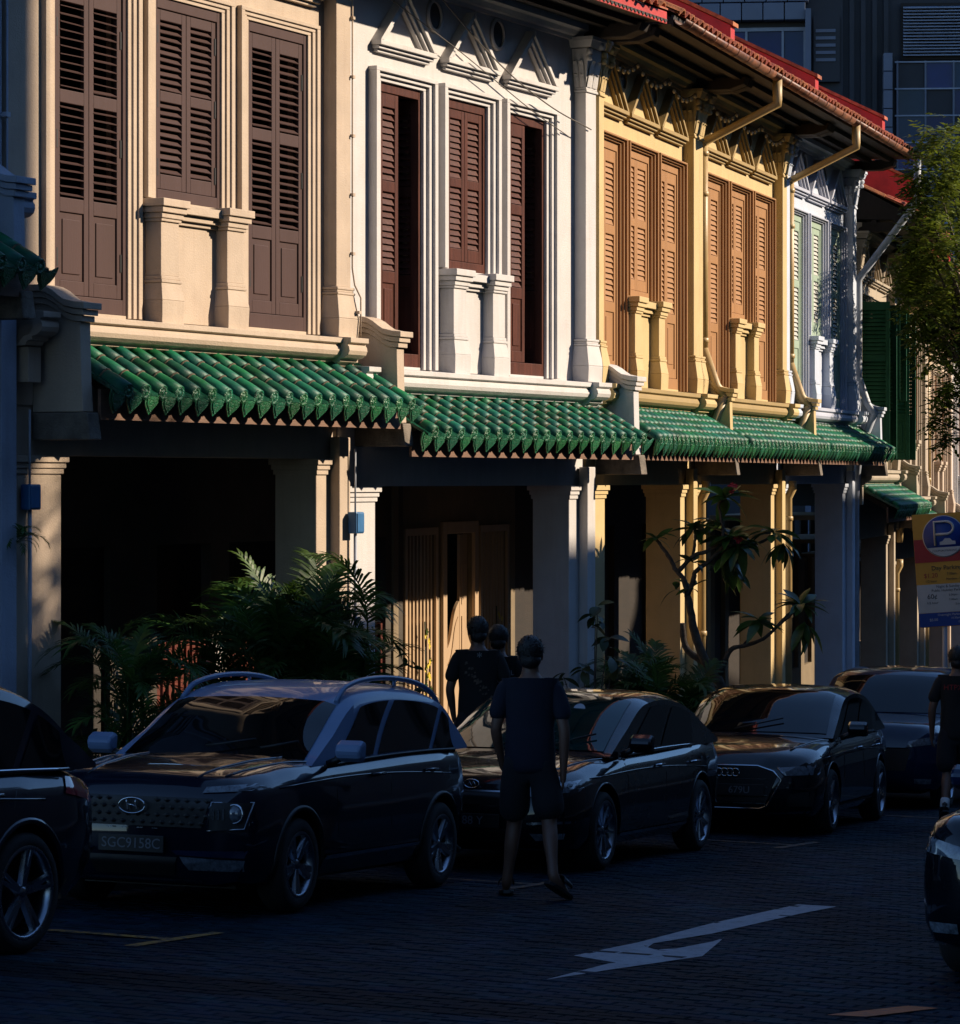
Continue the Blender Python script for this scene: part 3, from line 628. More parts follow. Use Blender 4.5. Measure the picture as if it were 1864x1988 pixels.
g = MB(); q = [(-150, -60), (190, -60), (190, 420), (-150, 420)]; g.add([(x, y, gz(x, y) - .035) for x, y in q], [(0,1,2,3)]); tag(g.obj('road', M['joint']), kind='structure'); ROAD = bpy.data.objects['road']
def paver_shape(w, l):
    e = .008
    return [(e,e,0),(l-e,e,0),(l-e,w-e,0),(e,w-e,0),(.0,.0,-.010),(l,.0,-.010),(l,w,-.010),(0,w,-.010),(0,0,-.034),(l,0,-.034),(l,w,-.034),(0,w,-.034)], [(0,1,2,3)] + [(4+i, 4+(i+1)%4, (i+1)%4, i) for i in range(4)] + [(8+i, 8+(i+1)%4, 4+(i+1)%4, 4+i) for i in range(4)]
PL, PW = .225, .1125
psh, pfs = paver_shape(PW - .006, PL - .006)
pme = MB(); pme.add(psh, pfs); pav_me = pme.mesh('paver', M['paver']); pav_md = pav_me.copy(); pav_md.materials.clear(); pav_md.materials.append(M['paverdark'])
ax = Vector((FA.w[0], FA.w[1], -SLOPE * (FA.w[0]*.4428 + FA.w[1]*.8966))); ay = Vector((FA.u[0], FA.u[1], -SLOPE)); ay.normalize(); az = ax.cross(ay); az.normalize()
cells = []
row = 0; s = -8.4
while s < 16:
    o = 2.85 + (PL * .5 if row % 2 else 0)
    while o < 13.2:
        p = ground(FA, s, o)
        if p.y > 12 and -.17 < p.x / p.y < .17: cells.append((p.y, s, o, p))
        o += PL
    s += PW; row += 1
def pixels_high(c): return (3 - c[3].z) / c[0] ** 2
cells = [c for c in cells if (c[3].z - 3.0) / c[0] > -.1775 or True]
vis = [c for c in cells if (3.0 - c[3].z) / c[0] < .1745]
vis.sort(key=lambda c: c[0])
near = set(id(c) for c in vis[:290]); stuffA, stuffB = MB(), MB()
for c in cells:
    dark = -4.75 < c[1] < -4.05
    j = Matrix((ax, ay, az)).transposed(); rj = Matrix.Rotation(rnd.uniform(-.012, .012), 3, 'Z'); dz = rnd.uniform(-.004, .003); tl = Matrix.Rotation(rnd.uniform(-.012, .012), 3, 'X') @ Matrix.Rotation(rnd.uniform(-.008, .008), 3, 'Y')
    mm = (j @ rj @ tl).to_4x4(); mm.translation = c[3] + az * dz
    if id(c) in near:
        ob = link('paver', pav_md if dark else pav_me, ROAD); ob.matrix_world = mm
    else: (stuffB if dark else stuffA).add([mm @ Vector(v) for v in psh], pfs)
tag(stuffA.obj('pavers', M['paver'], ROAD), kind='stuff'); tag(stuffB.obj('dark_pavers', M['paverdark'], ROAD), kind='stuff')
def sheet(name, fr, poly, m, dz, kind='structure'):
    b = MB(); b.add([ground(fr, s, o, dz) for s, o in poly], [tuple(range(len(poly)))]); return tag(b.obj(name, m), kind=kind)
def strip(name, fr, s0, s1, o0, o1, dz, m, thick):
    b = MB(); q = [(s0, o0), (s1, o0), (s1, o1), (s0, o1)]
    b.add([ground(fr, s, o, dz - thick) for s, o in q] + [ground(fr, s, o, dz) for s, o in q], [(0,3,2,1),(4,5,6,7),(0,1,5,4),(1,2,6,5),(2,3,7,6),(3,0,4,7)][::1]); o = tag(b.obj(name, m, bevel=.008), kind='structure'); return o
strip('walkway', FA, -12, 15.2, -2.46, 2.58, .16, M['walk'], .3)
strip('walkway', FB, -.05, 45, -2.46, 2.4, .155, M['walk'], .3)
kb = strip('kerb', FA, -12, 16, 2.585, 2.80, .17, M['kerb'], .3)
strip('far_kerb', FA, -30, 60, 12.9, 13.1, .14, M['kerb'], .3); strip('far_pavement', FA, -30, 60, 13.1, 19.5, .13, M['walk'], .3)
AR = [(-2.983,7.83),(-1.994,7.775),(-1.905,7.79),(-1.705,7.42),(-.717,7.42),(.831,7.31),(2.612,7.27),(2.628,7.56),(1.887,7.545),(.14,7.585),(-.70,7.52),(-.96,7.59),(-1.05,7.68),(-.92,7.765),(-.352,7.785),(-.06,7.75),(-1.225,8.07),(-2.057,7.95),(-2.235,7.92)]
b = MB(); b.add([ground(FA, s, o, .0025) for s, o in AR], [tuple(range(len(AR)))]); bm = bmesh.new(); ao = b.obj('lane_arrow', M['roadwhite']); bm.from_mesh(ao.data); bmesh.ops.triangulate(bm, faces=bm.faces[:]); bm.to_mesh(ao.data); bm.free()
for f in ao.data.polygons:
    if f.normal.z < 0: ao.data.flip_normals(); break
tag(ao, 'white worn lane arrow painted on the paved road', 'road marking')
for i, s0 in enumerate((-2.47, 2.85, 8.6, 13.9)):
    b = MB(); 
    def bar(s0, s1, o0, o1): b.add([ground(FA, s, o, .006) for s, o in ((s0, o0), (s1, o0), (s1, o1), (s0, o1))], [(3,2,1,0)])
    bar(s0 - .5, s0 + .55, 4.98, 5.07); bar(s0 - .05, s0 + .05, 4.1, 4.98)
    tag(b.obj('bay_marking', M['roadyellow' if i == 0 else 'roadyellowfaint']), ['faded yellow bay mark on the road in front of the two tone car', 'faded yellow bay mark behind the feet of the man in the navy shirt', 'faded yellow bay mark before the front wheel of the sedan with four rings', 'faded yellow bay mark by the feet of the man in red printed shirt'][i], 'road marking', 'yellow parking bay marks along the parked cars')
b = MB(); b.add([ground(FA, s, o, .006) for s, o in ((-3.55, 9.72), (-2.9, 9.95), (-2.9, 10.12), (-3.5, 9.92))], [(3,2,1,0)]); tag(b.obj('bay_marking', worn('orange_road_paint', (.5,.13,.03), (.06,.06,.065,.9))), 'worn orange paint mark on the road in front of the cut off car', 'road marking')

# ------------------------------------------------------------------ opposite side of the street (behind the camera and to its right: it shades the lower storeys and shows in the car glass)
def opposite(s0, s1, h, label, wm):
    p = FA.pt(s0, 20.0); root = thing('opposite_building', label, 'building', (p.x, p.y, 0), FA.rz)
    W = s1 - s0; holes = []; n = max(1, int(W / 2.6)); fl = int((h - 4.5) / 3.3)
    for i in range(n):
        for f in range(fl):
            x = W * (i + .5) / n; z = 4.6 + f * 3.3; holes.append((x - .7, x + .7, z, z + 1.8))
    w = MB(); per = {}
    for a in holes: per.setdefault(a[0], []).append(a)
    x = 0
    for a in sorted(per):
        hs = sorted(per[a], key=lambda q: q[2]); b1 = hs[0][1]; w.box(x, a, -.3, 0, -2.5, h); z = -2.5
        for hh in hs: w.box(a, b1, -.3, 0, z, hh[2]); z = hh[3]
        w.box(a, b1, -.3, 0, z, h); x = b1
    w.box(x, W, -.3, 0, -2.5, h); w.box(0, W, -12, -.3, -2.5, h - .4); w.box(-.05, W + .05, .0, .25, h - .5, h - .15); w.box(-.05, W + .05, 0, .15, 3.9, 4.2)
    w.obj('wall', M[wm], root)
    for a in holes:
        g = MB(); g.box(a[0], a[1], -.2, -.16, a[2], a[3]); po = g.obj('window', M['carglass'], root); g = MB(); g.box((a[0]+a[1])/2 - .03, (a[0]+a[1])/2 + .03, -.16, -.12, a[2], a[3]); g.obj('mullion', M[wm], po)
K = 20 / .819 * math.tan(SUN_EL); SH = 14.0
opposite(-40, 3.35 + SH, 23.5, 'tall grey building on the far side of the street', 'oppwall')
opposite(3.35 + SH, 11.4 + SH, 1.65 + K, 'cream building on the far side facing the white shophouse', 'oppwall')
opposite(11.4 + SH, 15.9 + SH, 2.2 + K, 'grey building on the far side facing the corner pilaster', 'oppwall')
opposite(15.9 + SH, 19.3 + SH, .1 + K, 'narrow low building on the far side facing the yellow houses', 'oppwall')
opposite(19.3 + SH, 22.5 + SH, 1.2 + K, 'low beige building on the far side of the street', 'oppwall')
opposite(22.5 + SH, 24.4 + SH, 1.2 + K, 'narrow grey building on the far side before the alley', 'oppwall')
p = FA.pt(118, 19.5); bb = thing('opposite_building', 'unseen grey block added to shut off sky at the street end', 'building', (p.x, p.y, 0), FA.rz); b = MB(); b.box(0, 14, -20, 26, -8, 26); b.obj('wall', M['oppwall'], bb)  # out-of-frame block added to keep bright sky out of the sedan's window reflections
for i in range(8):
    for j in range(5): b = MB(); b.box(-.05, .0, -16 + i * 5, -13.5 + i * 5, -1 + j * 4.6, 1 + j * 4.6); b.obj('window', M['carglass'], bb)
p = FA.pt(24.0 + SH, 38.0); bb = thing('opposite_building', 'unseen grey block added behind the alley against sky reflections', 'building', (p.x, p.y, 0), FA.rz); b = MB(); b.box(-25, 40, -12, 0, -3, 17.5); b.obj('wall', M['oppwall'], bb)  # added behind the gap so the sedan glass does not mirror open sky
for i in range(12):
    b = MB(); b.box(-22 + i * 5, -20 + i * 5, -.0, .05, 9, 11); b.obj('window', M['carglass'], bb)
opposite(27.0 + SH, 29.5 + SH, 2.2 + K, 'narrow grey building on the far side past the alley', 'oppwall')
opposite(29.5 + SH, 36.8 + SH, 4.3 + K, 'tall narrow building on the far side facing the pale blue house', 'oppwall')
opposite(36.8 + SH, 118, 2.9 + K, 'long grey building on the far side of the street', 'oppwall')

# ------------------------------------------------------------------ towers beyond the roofs
def tower_a():
    root = thing('office_tower', 'dark office tower with pale panel band above the red roofs', 'tower', (7.0, 120, 0), R(-6)); root.rotation_euler.z = R(-6)
    b = MB(); b.box(-2, 7.0, .0, 15, -6, 34); b.obj('body', M['towerdark'], root)
    def P(px, py): return ((px - 932) / 6000 * 120 - 7.0, 3 + (931 - py) / 6000 * 120)
    # pale cladding panels in two courses
    for r, (ya, yb2) in enumerate(((-60, -22), (-20, 12), (14, 47))):
        for i in range(6):
            xa, _ = P(1330 + i * 41 - r * 6, 0); xb, _ = P(1330 + i * 41 + 39 - r * 6, 0); z1 = P(0, ya)[1]; z0 = P(0, yb2)[1]
            c = MB(); c.box(xa, xb, -.75, -.02, z0, z1); c.obj('cladding_panel', M['towerpanel'], root, bevel=.02)
    for i, (a, bb) in enumerate(((1300, 1372), (1376, 1448), (1452, 1518), (1522, 1560))):
        c = MB(); c.box(P(a, 0)[0], P(bb, 0)[0], -.1, -.02, P(0, 62)[1] - 2.0, P(0, 62)[1]); gl = c.obj('window', M['towerglass'], root)
        f = MB(); x0, x1, z1 = P(a, 0)[0], P(bb, 0)[0], P(0, 62)[1]
        f.box(x0 - .05, x1 + .05, -.2, -.11, z1 - .06, z1 + .08); f.box(x1 - .03, x1 + .06, -.2, -.11, z1 - 2.0, z1 - .06); f.box(x0 - .05, x1 + .05, -.2, -.11, z1 - 2.1, z1 - 2.0); f.obj('window_frame', M['louvre'], gl)
    c = MB(); c.box(P(1562, 0)[0], P(1573, 0)[0], -1.0, 0, -6, P(0, 28)[1]); c.obj('corner_column', M['towerpanel'], root)
    sgn = MB(); sgn.box(P(1578, 0)[0], P(1628, 0)[0], -.35, -.02, P(0, 165)[1], P(0, 38)[1]); so_ = sgn.obj('sign_box', M['towerdark'], root)
    for i in range(5): c = MB(); z = P(0, 70)[1] - i * .28; c.box(P(1582, 0)[0], P(1620, 0)[0], -.40, -.352, z, z + .12); c.obj('sign_slat', M['towerpanel'], so_)
tower_a()
def tower_b():
    Y = 170; X0 = (1560 - 932) / 6000 * Y
    root = thing('glass_tower', 'dark glass tower with pale louvres behind the street tree', 'tower', (X0, Y, 0), R(-4))
    def P(px, py): return ((px - 932) / 6000 * Y - X0, 3 + (931 - py) / 6000 * Y)
    b = MB(); b.box(-6, 40, .3, 25, -12, 60); b.obj('body', M['towerdark'], root)
    for i in range(16):
        z = P(0, 18 + i * 6.1)[1]; c = MB(); c.prism([(-.30, z - .05), (-.02, z + .05), (-.02, z + .09), (-.30, z - .01)], P(1752, 0)[0], P(1990, 0)[0], 'x'); c.obj('louvre_slat', M['louvre'], root)
    c = MB(); c.box(P(1748, 0)[0], P(1990, 0)[0], .0, .1, P(0, 118)[1], P(0, 8)[1]); c.obj('louvre_recess', M['dark'], root)
    for i in range(14):
        c = MB(); z = P(0, 108 + i * 36)[1]; c.box(P(1713, 0)[0], P(1730, 0)[0], -.8, .28, z - 34.5 / 6000 * Y, z); c.obj('cladding_panel', M['towerpanel'], root, bevel=.02)
    for i in range(7):
        for j in range(9):
            xa, xb = P(1742 + i * 54, 0)[0], P(1742 + i * 54 + 52, 0)[0]; za, zb = P(0, 124 + j * 52 + 50)[1], P(0, 124 + j * 52)[1]
            c = MB(); c.box(xa, xb, rnd.uniform(.0, .03), .2, za, zb); c.obj('window_pane', M['towerglass'] if (i * 7 + j * 5) % 4 else M['towerdark'], root)
    for j in range(9):
        c = MB(); z = P(0, 122.5 + j * 52)[1]; c.box(P(1736, 0)[0], P(2120, 0)[0], -.12, -.01, z - .04, z + .04); c.obj('transom', M['louvre'], root)
    for i in range(8):
        c = MB(); x = P(1741 + i * 54, 0)[0]; c.box(x - .05, x + .05, -.10, -.015, P(0, 600)[1], P(0, 120)[1]); c.obj('mullion', M['towerpanel'], root)
    for i in range(6):
        c = MB(); x = P(1605 + i * 22, 0)[0]; c.box(x, x + .25, .0, .29, -12, 60); c.obj('fin', M['towerdark'], root)
tower_b()

# ------------------------------------------------------------------ cars
def interp(tab, x):
    if x >= tab[0][0]: return tab[0][1:]
    for a, b in zip(tab, tab[1:]):
        if a[0] >= x >= b[0]:
            t = (a[0] - x) / (a[0] - b[0]); t2 = t * t * (3 - 2 * t) if False else t
            return tuple(p + (q - p) * t2 for p, q in zip(a[1:], b[1:]))
    return tab[-1][1:]
def make_car(name, label, cfg, s_front_axle, o_near, cat='car', yaw=0.0):
    L, W, wb, fo, rw = cfg['L'], cfg['W'], cfg['wb'], cfg['fo'], cfg['rw']
    hw = W / 2
    ca, sa = math.cos(R(yaw)), math.sin(R(yaw)); ud = (FA.u[0]*ca - FA.w[0]*sa, FA.u[1]*ca - FA.w[1]*sa); wd = (FA.w[0]*ca + FA.u[0]*sa, FA.w[1]*ca + FA.u[1]*sa)
    c = ground(FA, s_front_axle, o_near); c = Vector((c.x - wd[0]*hw, c.y - wd[1]*hw, 0)); c.z = gz(c.x, c.y); fx = Vector((-ud[0], -ud[1], SLOPE)).normalized(); fz = Vector((0, 0, 1)); fy = fz.cross(fx).normalized(); fz = fx.cross(fy)
    root = thing(name, label, cat, (0, 0, 0)); mtx = Matrix((fx, fy, fz)).transposed().to_4x4(); mtx.translation = c; root.matrix_world = mtx
    # local: x to the front with 0 at the front axle; y to the car's left (kerb), z up
    xf, xr = fo, -(L - fo)
    body = MB(); st = cfg['body']     # (x, zbot, ztop, halfwidth) front to rear, x in metres from the front axle
    xs = []; x = xf
    N = 44
    for i in range(N + 1): xs.append(xf + (xr - xf) * (i / N))
    rings = []
    for x in xs:
        zb, zt, w = interp(st, x); h = zt - zb
        half = [(0, zb), (.72*w, zb), (.92*w, zb + .03), (.985*w, zb + .20*h), (1.0*w, zb + .46*h), (.996*w, zb + .60*h), (.985*w, zb + .76*h), (.965*w, zb + .85*h), (.92*w, zb + .945*h), (.80*w, zt), (.45*w, zt + .022), (0, zt + .03)]
        rings.append([(x, y, z) for y, z in half] + [(x, -y, z) for y, z in half[-2:0:-1]])
    n = len(rings[0]); vs = sum(rings, [])
    body.add(vs, [(i*n + j, i*n + (j+1) % n, (i+1)*n + (j+1) % n, (i+1)*n + j) for i in range(N) for j in range(n)], 0, True)
    body.add(rings[0], [tuple(range(n))[::-1]]); body.add(rings[-1], [tuple(range(n))])
    ob = body.obj('body', M[cfg['paint']], root)
    bm = bmesh.new(); bm.from_mesh(ob.data); bmesh.ops.remove_doubles(bm, verts=bm.verts, dist=1e-5); bmesh.ops.recalc_face_normals(bm, faces=bm.faces); bm.to_mesh(ob.data); bm.free()
    # wheel arches
    cut = MB()
    for wx in (0, -wb):
        for sy in (-1, 1):
            s = Matrix.Translation((wx, sy * (hw - .14), rw + .01)) @ Matrix.Rotation(R(90), 4, 'X'); cut.lathe([(0, -.22), (rw + .05, -.22), (rw + .05, .22), (0, .22)], 28, s, smooth=False)
    co = cut.obj('cutter', M['trimblack'], root); bm = bmesh.new(); bm.from_mesh(co.data); bmesh.ops.remove_doubles(bm, verts=bm.verts, dist=1e-5); bmesh.ops.recalc_face_normals(bm, faces=bm.faces); bm.to_mesh(co.data); bm.free()
    md = ob.modifiers.new('arch', 'BOOLEAN'); md.operation = 'DIFFERENCE'; md.object = co; md.solver = 'EXACT'
    baked(ob); bpy.data.objects.remove(co, do_unlink=True)
    for p in ob.data.polygons: p.use_smooth = True
    ob.data.set_sharp_from_angle(angle=R(42))
    # cabin: top outline from the base of the windscreen over the roof to the base of the rear glass
    wbelt, wroof = cfg['cabw']; zbelt = cfg['belt']; prof = spline([(a, 0, b) for a, b in cfg['roof']], 41); xa, xd = prof[0].x, prof[-1].x
    zmax = max(p.z for p in prof); zb0 = zbelt[1] ; cab = MB(); ny = (1.0, .93, .78, .4, 0, -.4, -.78, -.93, -1.0); rows = []
    def zb_at(x): return zbelt[0] + (zbelt[1] - zbelt[0]) * (xa - x) / (xa - xd)
    def w_at(z, x): 
        zb = zb_at(x); return wbelt + (wroof - wbelt) * max(0, min(1.05, (z - zb) / (zmax - zb)))
    def top(i, f):
        p = prof[i]; w = w_at(p.z, p.x); e = abs(f); dz = -.055 * max(0, (e - .78) / .22) ** 1.6 * min(1, max(0, (p.z - zb_at(p.x)) / .25)) + .035 * (1 - e * e) * min(1, max(0, (p.z - zb_at(p.x)) / .3))
        return Vector((p.x + (0 if i in (0, 40) else 0), w * f, p.z + dz))
    for i in range(41): rows += [top(i, f) for f in ny]
    cab.add(rows, [(i*9 + j, i*9 + j + 1, (i+1)*9 + j + 1, (i+1)*9 + j) for i in range(40) for j in range(8)], 0, True)
    def side(sy, t, v):
        # t 0..1 from the screen base to the rear glass base; v 0..1 from belt to roof edge
        i = t * 40; k = min(39, int(i)); f = i - k; a = top(k, sy).lerp(top(k + 1, sy), f); xb = xa + (xd - xa) * t; zb = zb_at(xb); bse = Vector((xb, sy * wbelt, zb - .02))
        # bend the foot of the side towards its own outline so pillars rake with the screen
        return bse.lerp(a, v)
    for sy in (1, -1):
        g = []; nt_, nv = 40, 6
        for i in range(nt_ + 1):
            for j in range(nv + 1): g.append(side(sy, i / nt_, j / nv))
        m_ = nv + 1; cab.add(g, [((i*m_ + j, i*m_ + j + 1, (i+1)*m_ + j + 1, (i+1)*m_ + j) if sy < 0 else (i*m_ + j, (i+1)*m_ + j, (i+1)*m_ + j + 1, i*m_ + j + 1)) for i in range(nt_) for j in range(nv)], 0, True)
    cb = cab.obj('cabin', M[cfg.get('roofpaint', cfg['paint'])], root); bm = bmesh.new(); bm.from_mesh(cb.data); bmesh.ops.remove_doubles(bm, verts=bm.verts, dist=1e-4); bmesh.ops.recalc_face_normals(bm, faces=bm.faces); bm.to_mesh(cb.data); bm.free(); cb.data.set_sharp_from_angle(angle=R(50))
    gm = M[cfg.get('glass', 'carglass')]
    def screen(nm, i0, i1, f0, f1, m_):
        g = []; nu, nv = 14, 14
        for u in range(nu + 1):
            for v in range(nv + 1):
                ii = i0 + (i1 - i0) * u / nu; k = min(39, int(ii)); f = ii - k; ff = -(f0 + (f1 - f0) * u / nu) + 2 * (f0 + (f1 - f0) * u / nu) * v / nv
                def tp(q):
                    # cross-section sampled on the same facets as the cabin skin
                    js = list(ny)[::-1]
                    for a, b in zip(js, js[1:]):
                        if a <= ff <= b: return top(q, a).lerp(top(q, b), (ff - a) / (b - a))
                    return top(q, ff)
                p = tp(k).lerp(tp(k + 1), f); d = (prof[k + 1] - prof[k]); nn = Vector((-d.z, 0, d.x)).normalized(); 
                if nn.z < 0: nn = -nn
                g.append(p + nn * .008)
        mm = MB(); mm.add(g, [(a*(nv+1) + b, a*(nv+1) + b + 1, (a+1)*(nv+1) + b + 1, (a+1)*(nv+1) + b) for a in range(nu) for b in range(nv)], 0, True); return mm.obj(nm, m_, root)
    iw, ir = cfg['iw'], cfg['ir']
    screen('windscreen', .8, iw - .4, .90, .88, gm); screen('rear_window', ir + .6, 39.2, .84, .86, M['carglass'])
    for sy in (1, -1):
        for wi, (t0b, t1b, t0t, t1t) in enumerate(cfg['win']):
            g = []; nu, nv = 12, 6
            for u in range(nu + 1):
                for v in range(nv + 1):
                    vv = .10 + .80 * v / nv; ta = t0b + (t0t - t0b) * v / nv; tb2 = t1b + (t1t - t1b) * v / nv; p = side(sy, ta + (tb2 - ta) * u / nu, vv); g.append(p + Vector((0, sy * .007, .0)))
            mm = MB(); mm.add(g, [((a*(nv+1) + b, a*(nv+1) + b + 1, (a+1)*(nv+1) + b + 1, (a+1)*(nv+1) + b) if sy < 0 else (a*(nv+1) + b, (a+1)*(nv+1) + b, (a+1)*(nv+1) + b + 1, a*(nv+1) + b + 1)) for a in range(nu) for b in range(nv)], 0, True); mm.obj('side_window', M['carglass'], root)
        pts = [side(sy, t, .055) + Vector((0, sy * .012, 0)) for t in [cfg['win'][0][0] + (cfg['win'][-1][1] - cfg['win'][0][0]) * i / 16 for i in range(17)]]
        mm = MB(); mm.tube(pts, .011, 6); mm.obj('belt_trim', M['chrome' if cfg.get('chrome') else 'trimblack'], root)
    # helper that lays a thin panel on the body skin, seen along +x (front), -x (rear) or +-y (sides)
    bmt = bmesh.new(); bmt.from_mesh(ob.data); bmesh.ops.triangulate(bmt, faces=bmt.faces[:]); bvh = BVHTree.FromBMesh(bmt)
    def panel(nm, quad, view, m_, off=.008, n=8, parent=None, thick=0):
        g = []; q = [Vector((a, b)) for a, b in quad]
        for u in range(n + 1):
            for v in range(n + 1):
                a = q[0].lerp(q[1], u / n).lerp(q[3].lerp(q[2], u / n), v / n)
                if view == 'f': org, d = Vector((3, a.x, a.y)), Vector((-1, 0, 0))
                elif view == 'r': org, d = Vector((-9, a.x, a.y)), Vector((1, 0, 0))
                elif view == 't': org, d = Vector((a.x, a.y, 4)), Vector((0, 0, -1))
                else: sy = 1 if view == 'l' else -1; org, d = Vector((a.x, sy * 4, a.y)), Vector((0, -sy, 0))
                hit = bvh.ray_cast(org, d); p = hit[0] if hit[0] else org + d * 4; nrm = hit[1] if hit[0] else -d
                if nrm.dot(d) > 0: nrm = -nrm
                g.append(p - d * off)
        mm = MB(); fs = [(a*(n+1) + b, a*(n+1) + b + 1, (a+1)*(n+1) + b + 1, (a+1)*(n+1) + b) for a in range(n) for b in range(n)]
        mm.add(g, fs, 0, True); o = mm.obj(nm, m_, parent or root)
        if thick: md = o.modifiers.new('solid', 'SOLIDIFY'); md.thickness = thick; md.offset = 1
        return o
    def seam(nm, pts, view, r=.006, m_='trimblack', off=.0):
        out = []
        for a, b in pts:
            if view in 'lr_': sy = 1 if view == 'l' else -1; org, d = Vector((a, sy * 4, b)), Vector((0, -sy, 0))
            elif view == 'f': org, d = Vector((3, a, b)), Vector((-1, 0, 0))
            else: org, d = Vector((a, b, 4)), Vector((0, 0, -1))
            h = bvh.ray_cast(org, d); out.append((h[0] if h[0] else org + d * 4) - d * off)
        mm = MB(); mm.tube(out, r, 6); return mm.obj(nm, M[m_], root)
    # wheels
    for wx in (0, -wb):
        for sy in (-1, 1):
            s = Matrix.Translation((wx, sy * (hw - .115), rw)) @ Matrix.Rotation(R(90) * -sy, 4, 'X') @ Matrix.Rotation(rnd.uniform(0, 1), 4, 'Z')
            t = MB(); r0 = cfg['rim']
            t.lathe([(r0 - .03, -.10), (r0, -.105), (rw - .03, -.105), (rw - .005, -.08), (rw, -.03), (rw, .03), (rw - .005, .08), (rw - .03, .105), (r0 + .012, .108), (r0, .10), (r0 - .02, .0), (r0 - .03, -.10)], 36, s); tyo = t.obj('tyre', M['rubber'], root)
            rm = MB(); rm.lathe([(r0 + .006, .104), (r0 - .012, .109), (r0 - .022, .10), (r0 - .035, .04), (r0 - .04, -.08)], 36, s); rm.lathe([(0, .085), (.028, .085), (.034, .078), (.055, .07), (.06, .04), (0, .03)], 20, s)
            ns = cfg['spokes']
            for k in range(ns):
                for dq in (cfg.get('twin', 0), -cfg.get('twin', 0)) if cfg.get('twin') else (0,):
                    a = 2 * math.pi * k / ns + dq; rt = s @ Matrix.Rotation(a, 4, 'Z'); w0, w1 = cfg.get('sw', (.034, .024))
                    vs = [rt @ Vector(p) for p in ((.04, -w0, .05), (.04, w0, .05), (.04, w0*.6, .082), (.04, -w0*.6, .082), (r0 - .02, -w1, .075), (r0 - .02, w1, .075), (r0 - .02, w1*.6, .10), (r0 - .02, -w1*.6, .10))]
                    rm.add(vs, [(0,1,2,3),(4,7,6,5),(0,4,5,1),(1,5,6,2),(2,6,7,3),(3,7,4,0)])
            rm.obj('rim', M['alloy'], tyo)
            br = MB(); br.lathe([(0, -.02), (r0 - .045, -.02), (r0 - .045, -.05), (0, -.05)], 24, s); br.obj('brake_disc', M['trimblack'], tyo)
            # lip of the arch
            a = MB(); arc = [(wx + (rw + .055) * math.cos(q), 0, rw + .01 + (rw + .055) * math.sin(q)) for q in [R(-12) + R(204) * i / 24 for i in range(25)]]; out = []
            for p in arc:
                h = bvh.ray_cast(Vector((p[0], sy * 4, max(p[2], .22))), Vector((0, -sy, 0))); y = h[0].y if h[0] and abs(h[0].y) > hw * .8 else sy * hw * .985; out.append((p[0], y - sy*.004, p[2]))
            a.tube(out, cfg.get('lip', .012), 6); a.obj('arch_lip', M['trimblack' if cfg.get('clad') else cfg['paint']], root)
    # mirrors, handles, sills, seams
    for sy in (1, -1):
        mx = xa - (xa - xd) * .085; zb = zb_at(mx); mm = MB(); my = sy * (hw + .11)
        pr = [(-.05, .10), (-.04, .0), (.0, -.01), (.06, .02), (.085, .07), (.06, .12), (0, .15), (-.05, .14)]
        b2 = MB(); b2.prism([(mx + a, zb + .03 + b_ * .95) for a, b_ in pr], my - sy * .10, my + sy * .10, 'y'); mo = b2.obj('door_mirror', M[cfg.get('mirror', cfg['paint'])], root, bevel=.025)
        b2 = MB(); b2.tube([(mx - .0, sy * (hw - .07), zb - .0), (mx, sy * (hw + .04), zb + .05)], [.03, .022], 8); b2.obj('mirror_arm', M['trimblack'], root)
        for dx in cfg['handles']:
            zz = cfg['hz']; h = bvh.ray_cast(Vector((dx, sy * 4, zz)), Vector((0, -sy, 0))); y = h[0].y if h[0] else sy * hw
            b2 = MB(); b2.tube([(dx + .10, y, zz), (dx + .085, y + sy*.032, zz + .004), (dx - .085, y + sy*.032, zz + .006), (dx - .10, y, zz + .004)], .013, 6); b2.obj('door_handle', M['chrome' if cfg.get('chrome') else cfg['paint']], root)
        for sx in cfg['seams']:
            seam('door_seam', [(sx[0], .30), (sx[0] + sx[1]*.3, .55), (sx[0] + sx[1]*.8, zbelt[0] - .18), (sx[0] + sx[1], zbelt[0] - .07)], 'l' if sy > 0 else 'r', .005)
        panel('sill_strip', [(-rw - .10, cfg['sillz']), (-wb + rw + .10, cfg['sillz'] + .01), (-wb + rw + .10, cfg['sillz'] + .035), (-rw - .10, cfg['sillz'] + .028)], 'l' if sy > 0 else 's', M['chrome' if cfg.get('sill') else 'trimblack'], .012, 6)
        seam('shoulder_crease', [(.30 - i * (wb + .5) / 14, cfg['crease'] + .045 * math.sin(i / 14 * 3.1)) for i in range(15)], 'l' if sy > 0 else 'r', .008, cfg['paint'], -.002)
    u = MB(); u.box(-wb - .4, .4, -hw + .30, hw - .30, .17, .40); u.obj('underbody', M['trimblack'], root)
    cfg['detail'](root, panel, seam, bvh, cfg, top, side)
    bmt.free(); return root
def badge_oval(root, x, y, z, tilt, w=.15, h=.075):
    b = MB(); pts = [(x - .0, y + w/2 * math.cos(t), z + h/2 * math.sin(t)) for t in [2*math.pi*i/28 for i in range(29)]]; b.tube(pts, .006, 6)
    b.tube(spline([(x, y + w*.22, z - h*.36), (x, y + w*.16, z + h*.0), (x, y + w*.13, z + h*.36)], 6), .0065, 6); b.tube(spline([(x, y - w*.13, z - h*.36), (x, y - w*.16, z), (x, y - w*.22, z + h*.36)], 6), .0065, 6); b.tube([(x, y + w*.16, z - h*.08), (x, y, z + h*.04), (x, y - w*.16, z + h*.06)], .0055, 6); return b.obj('badge', M['chrome'], root)
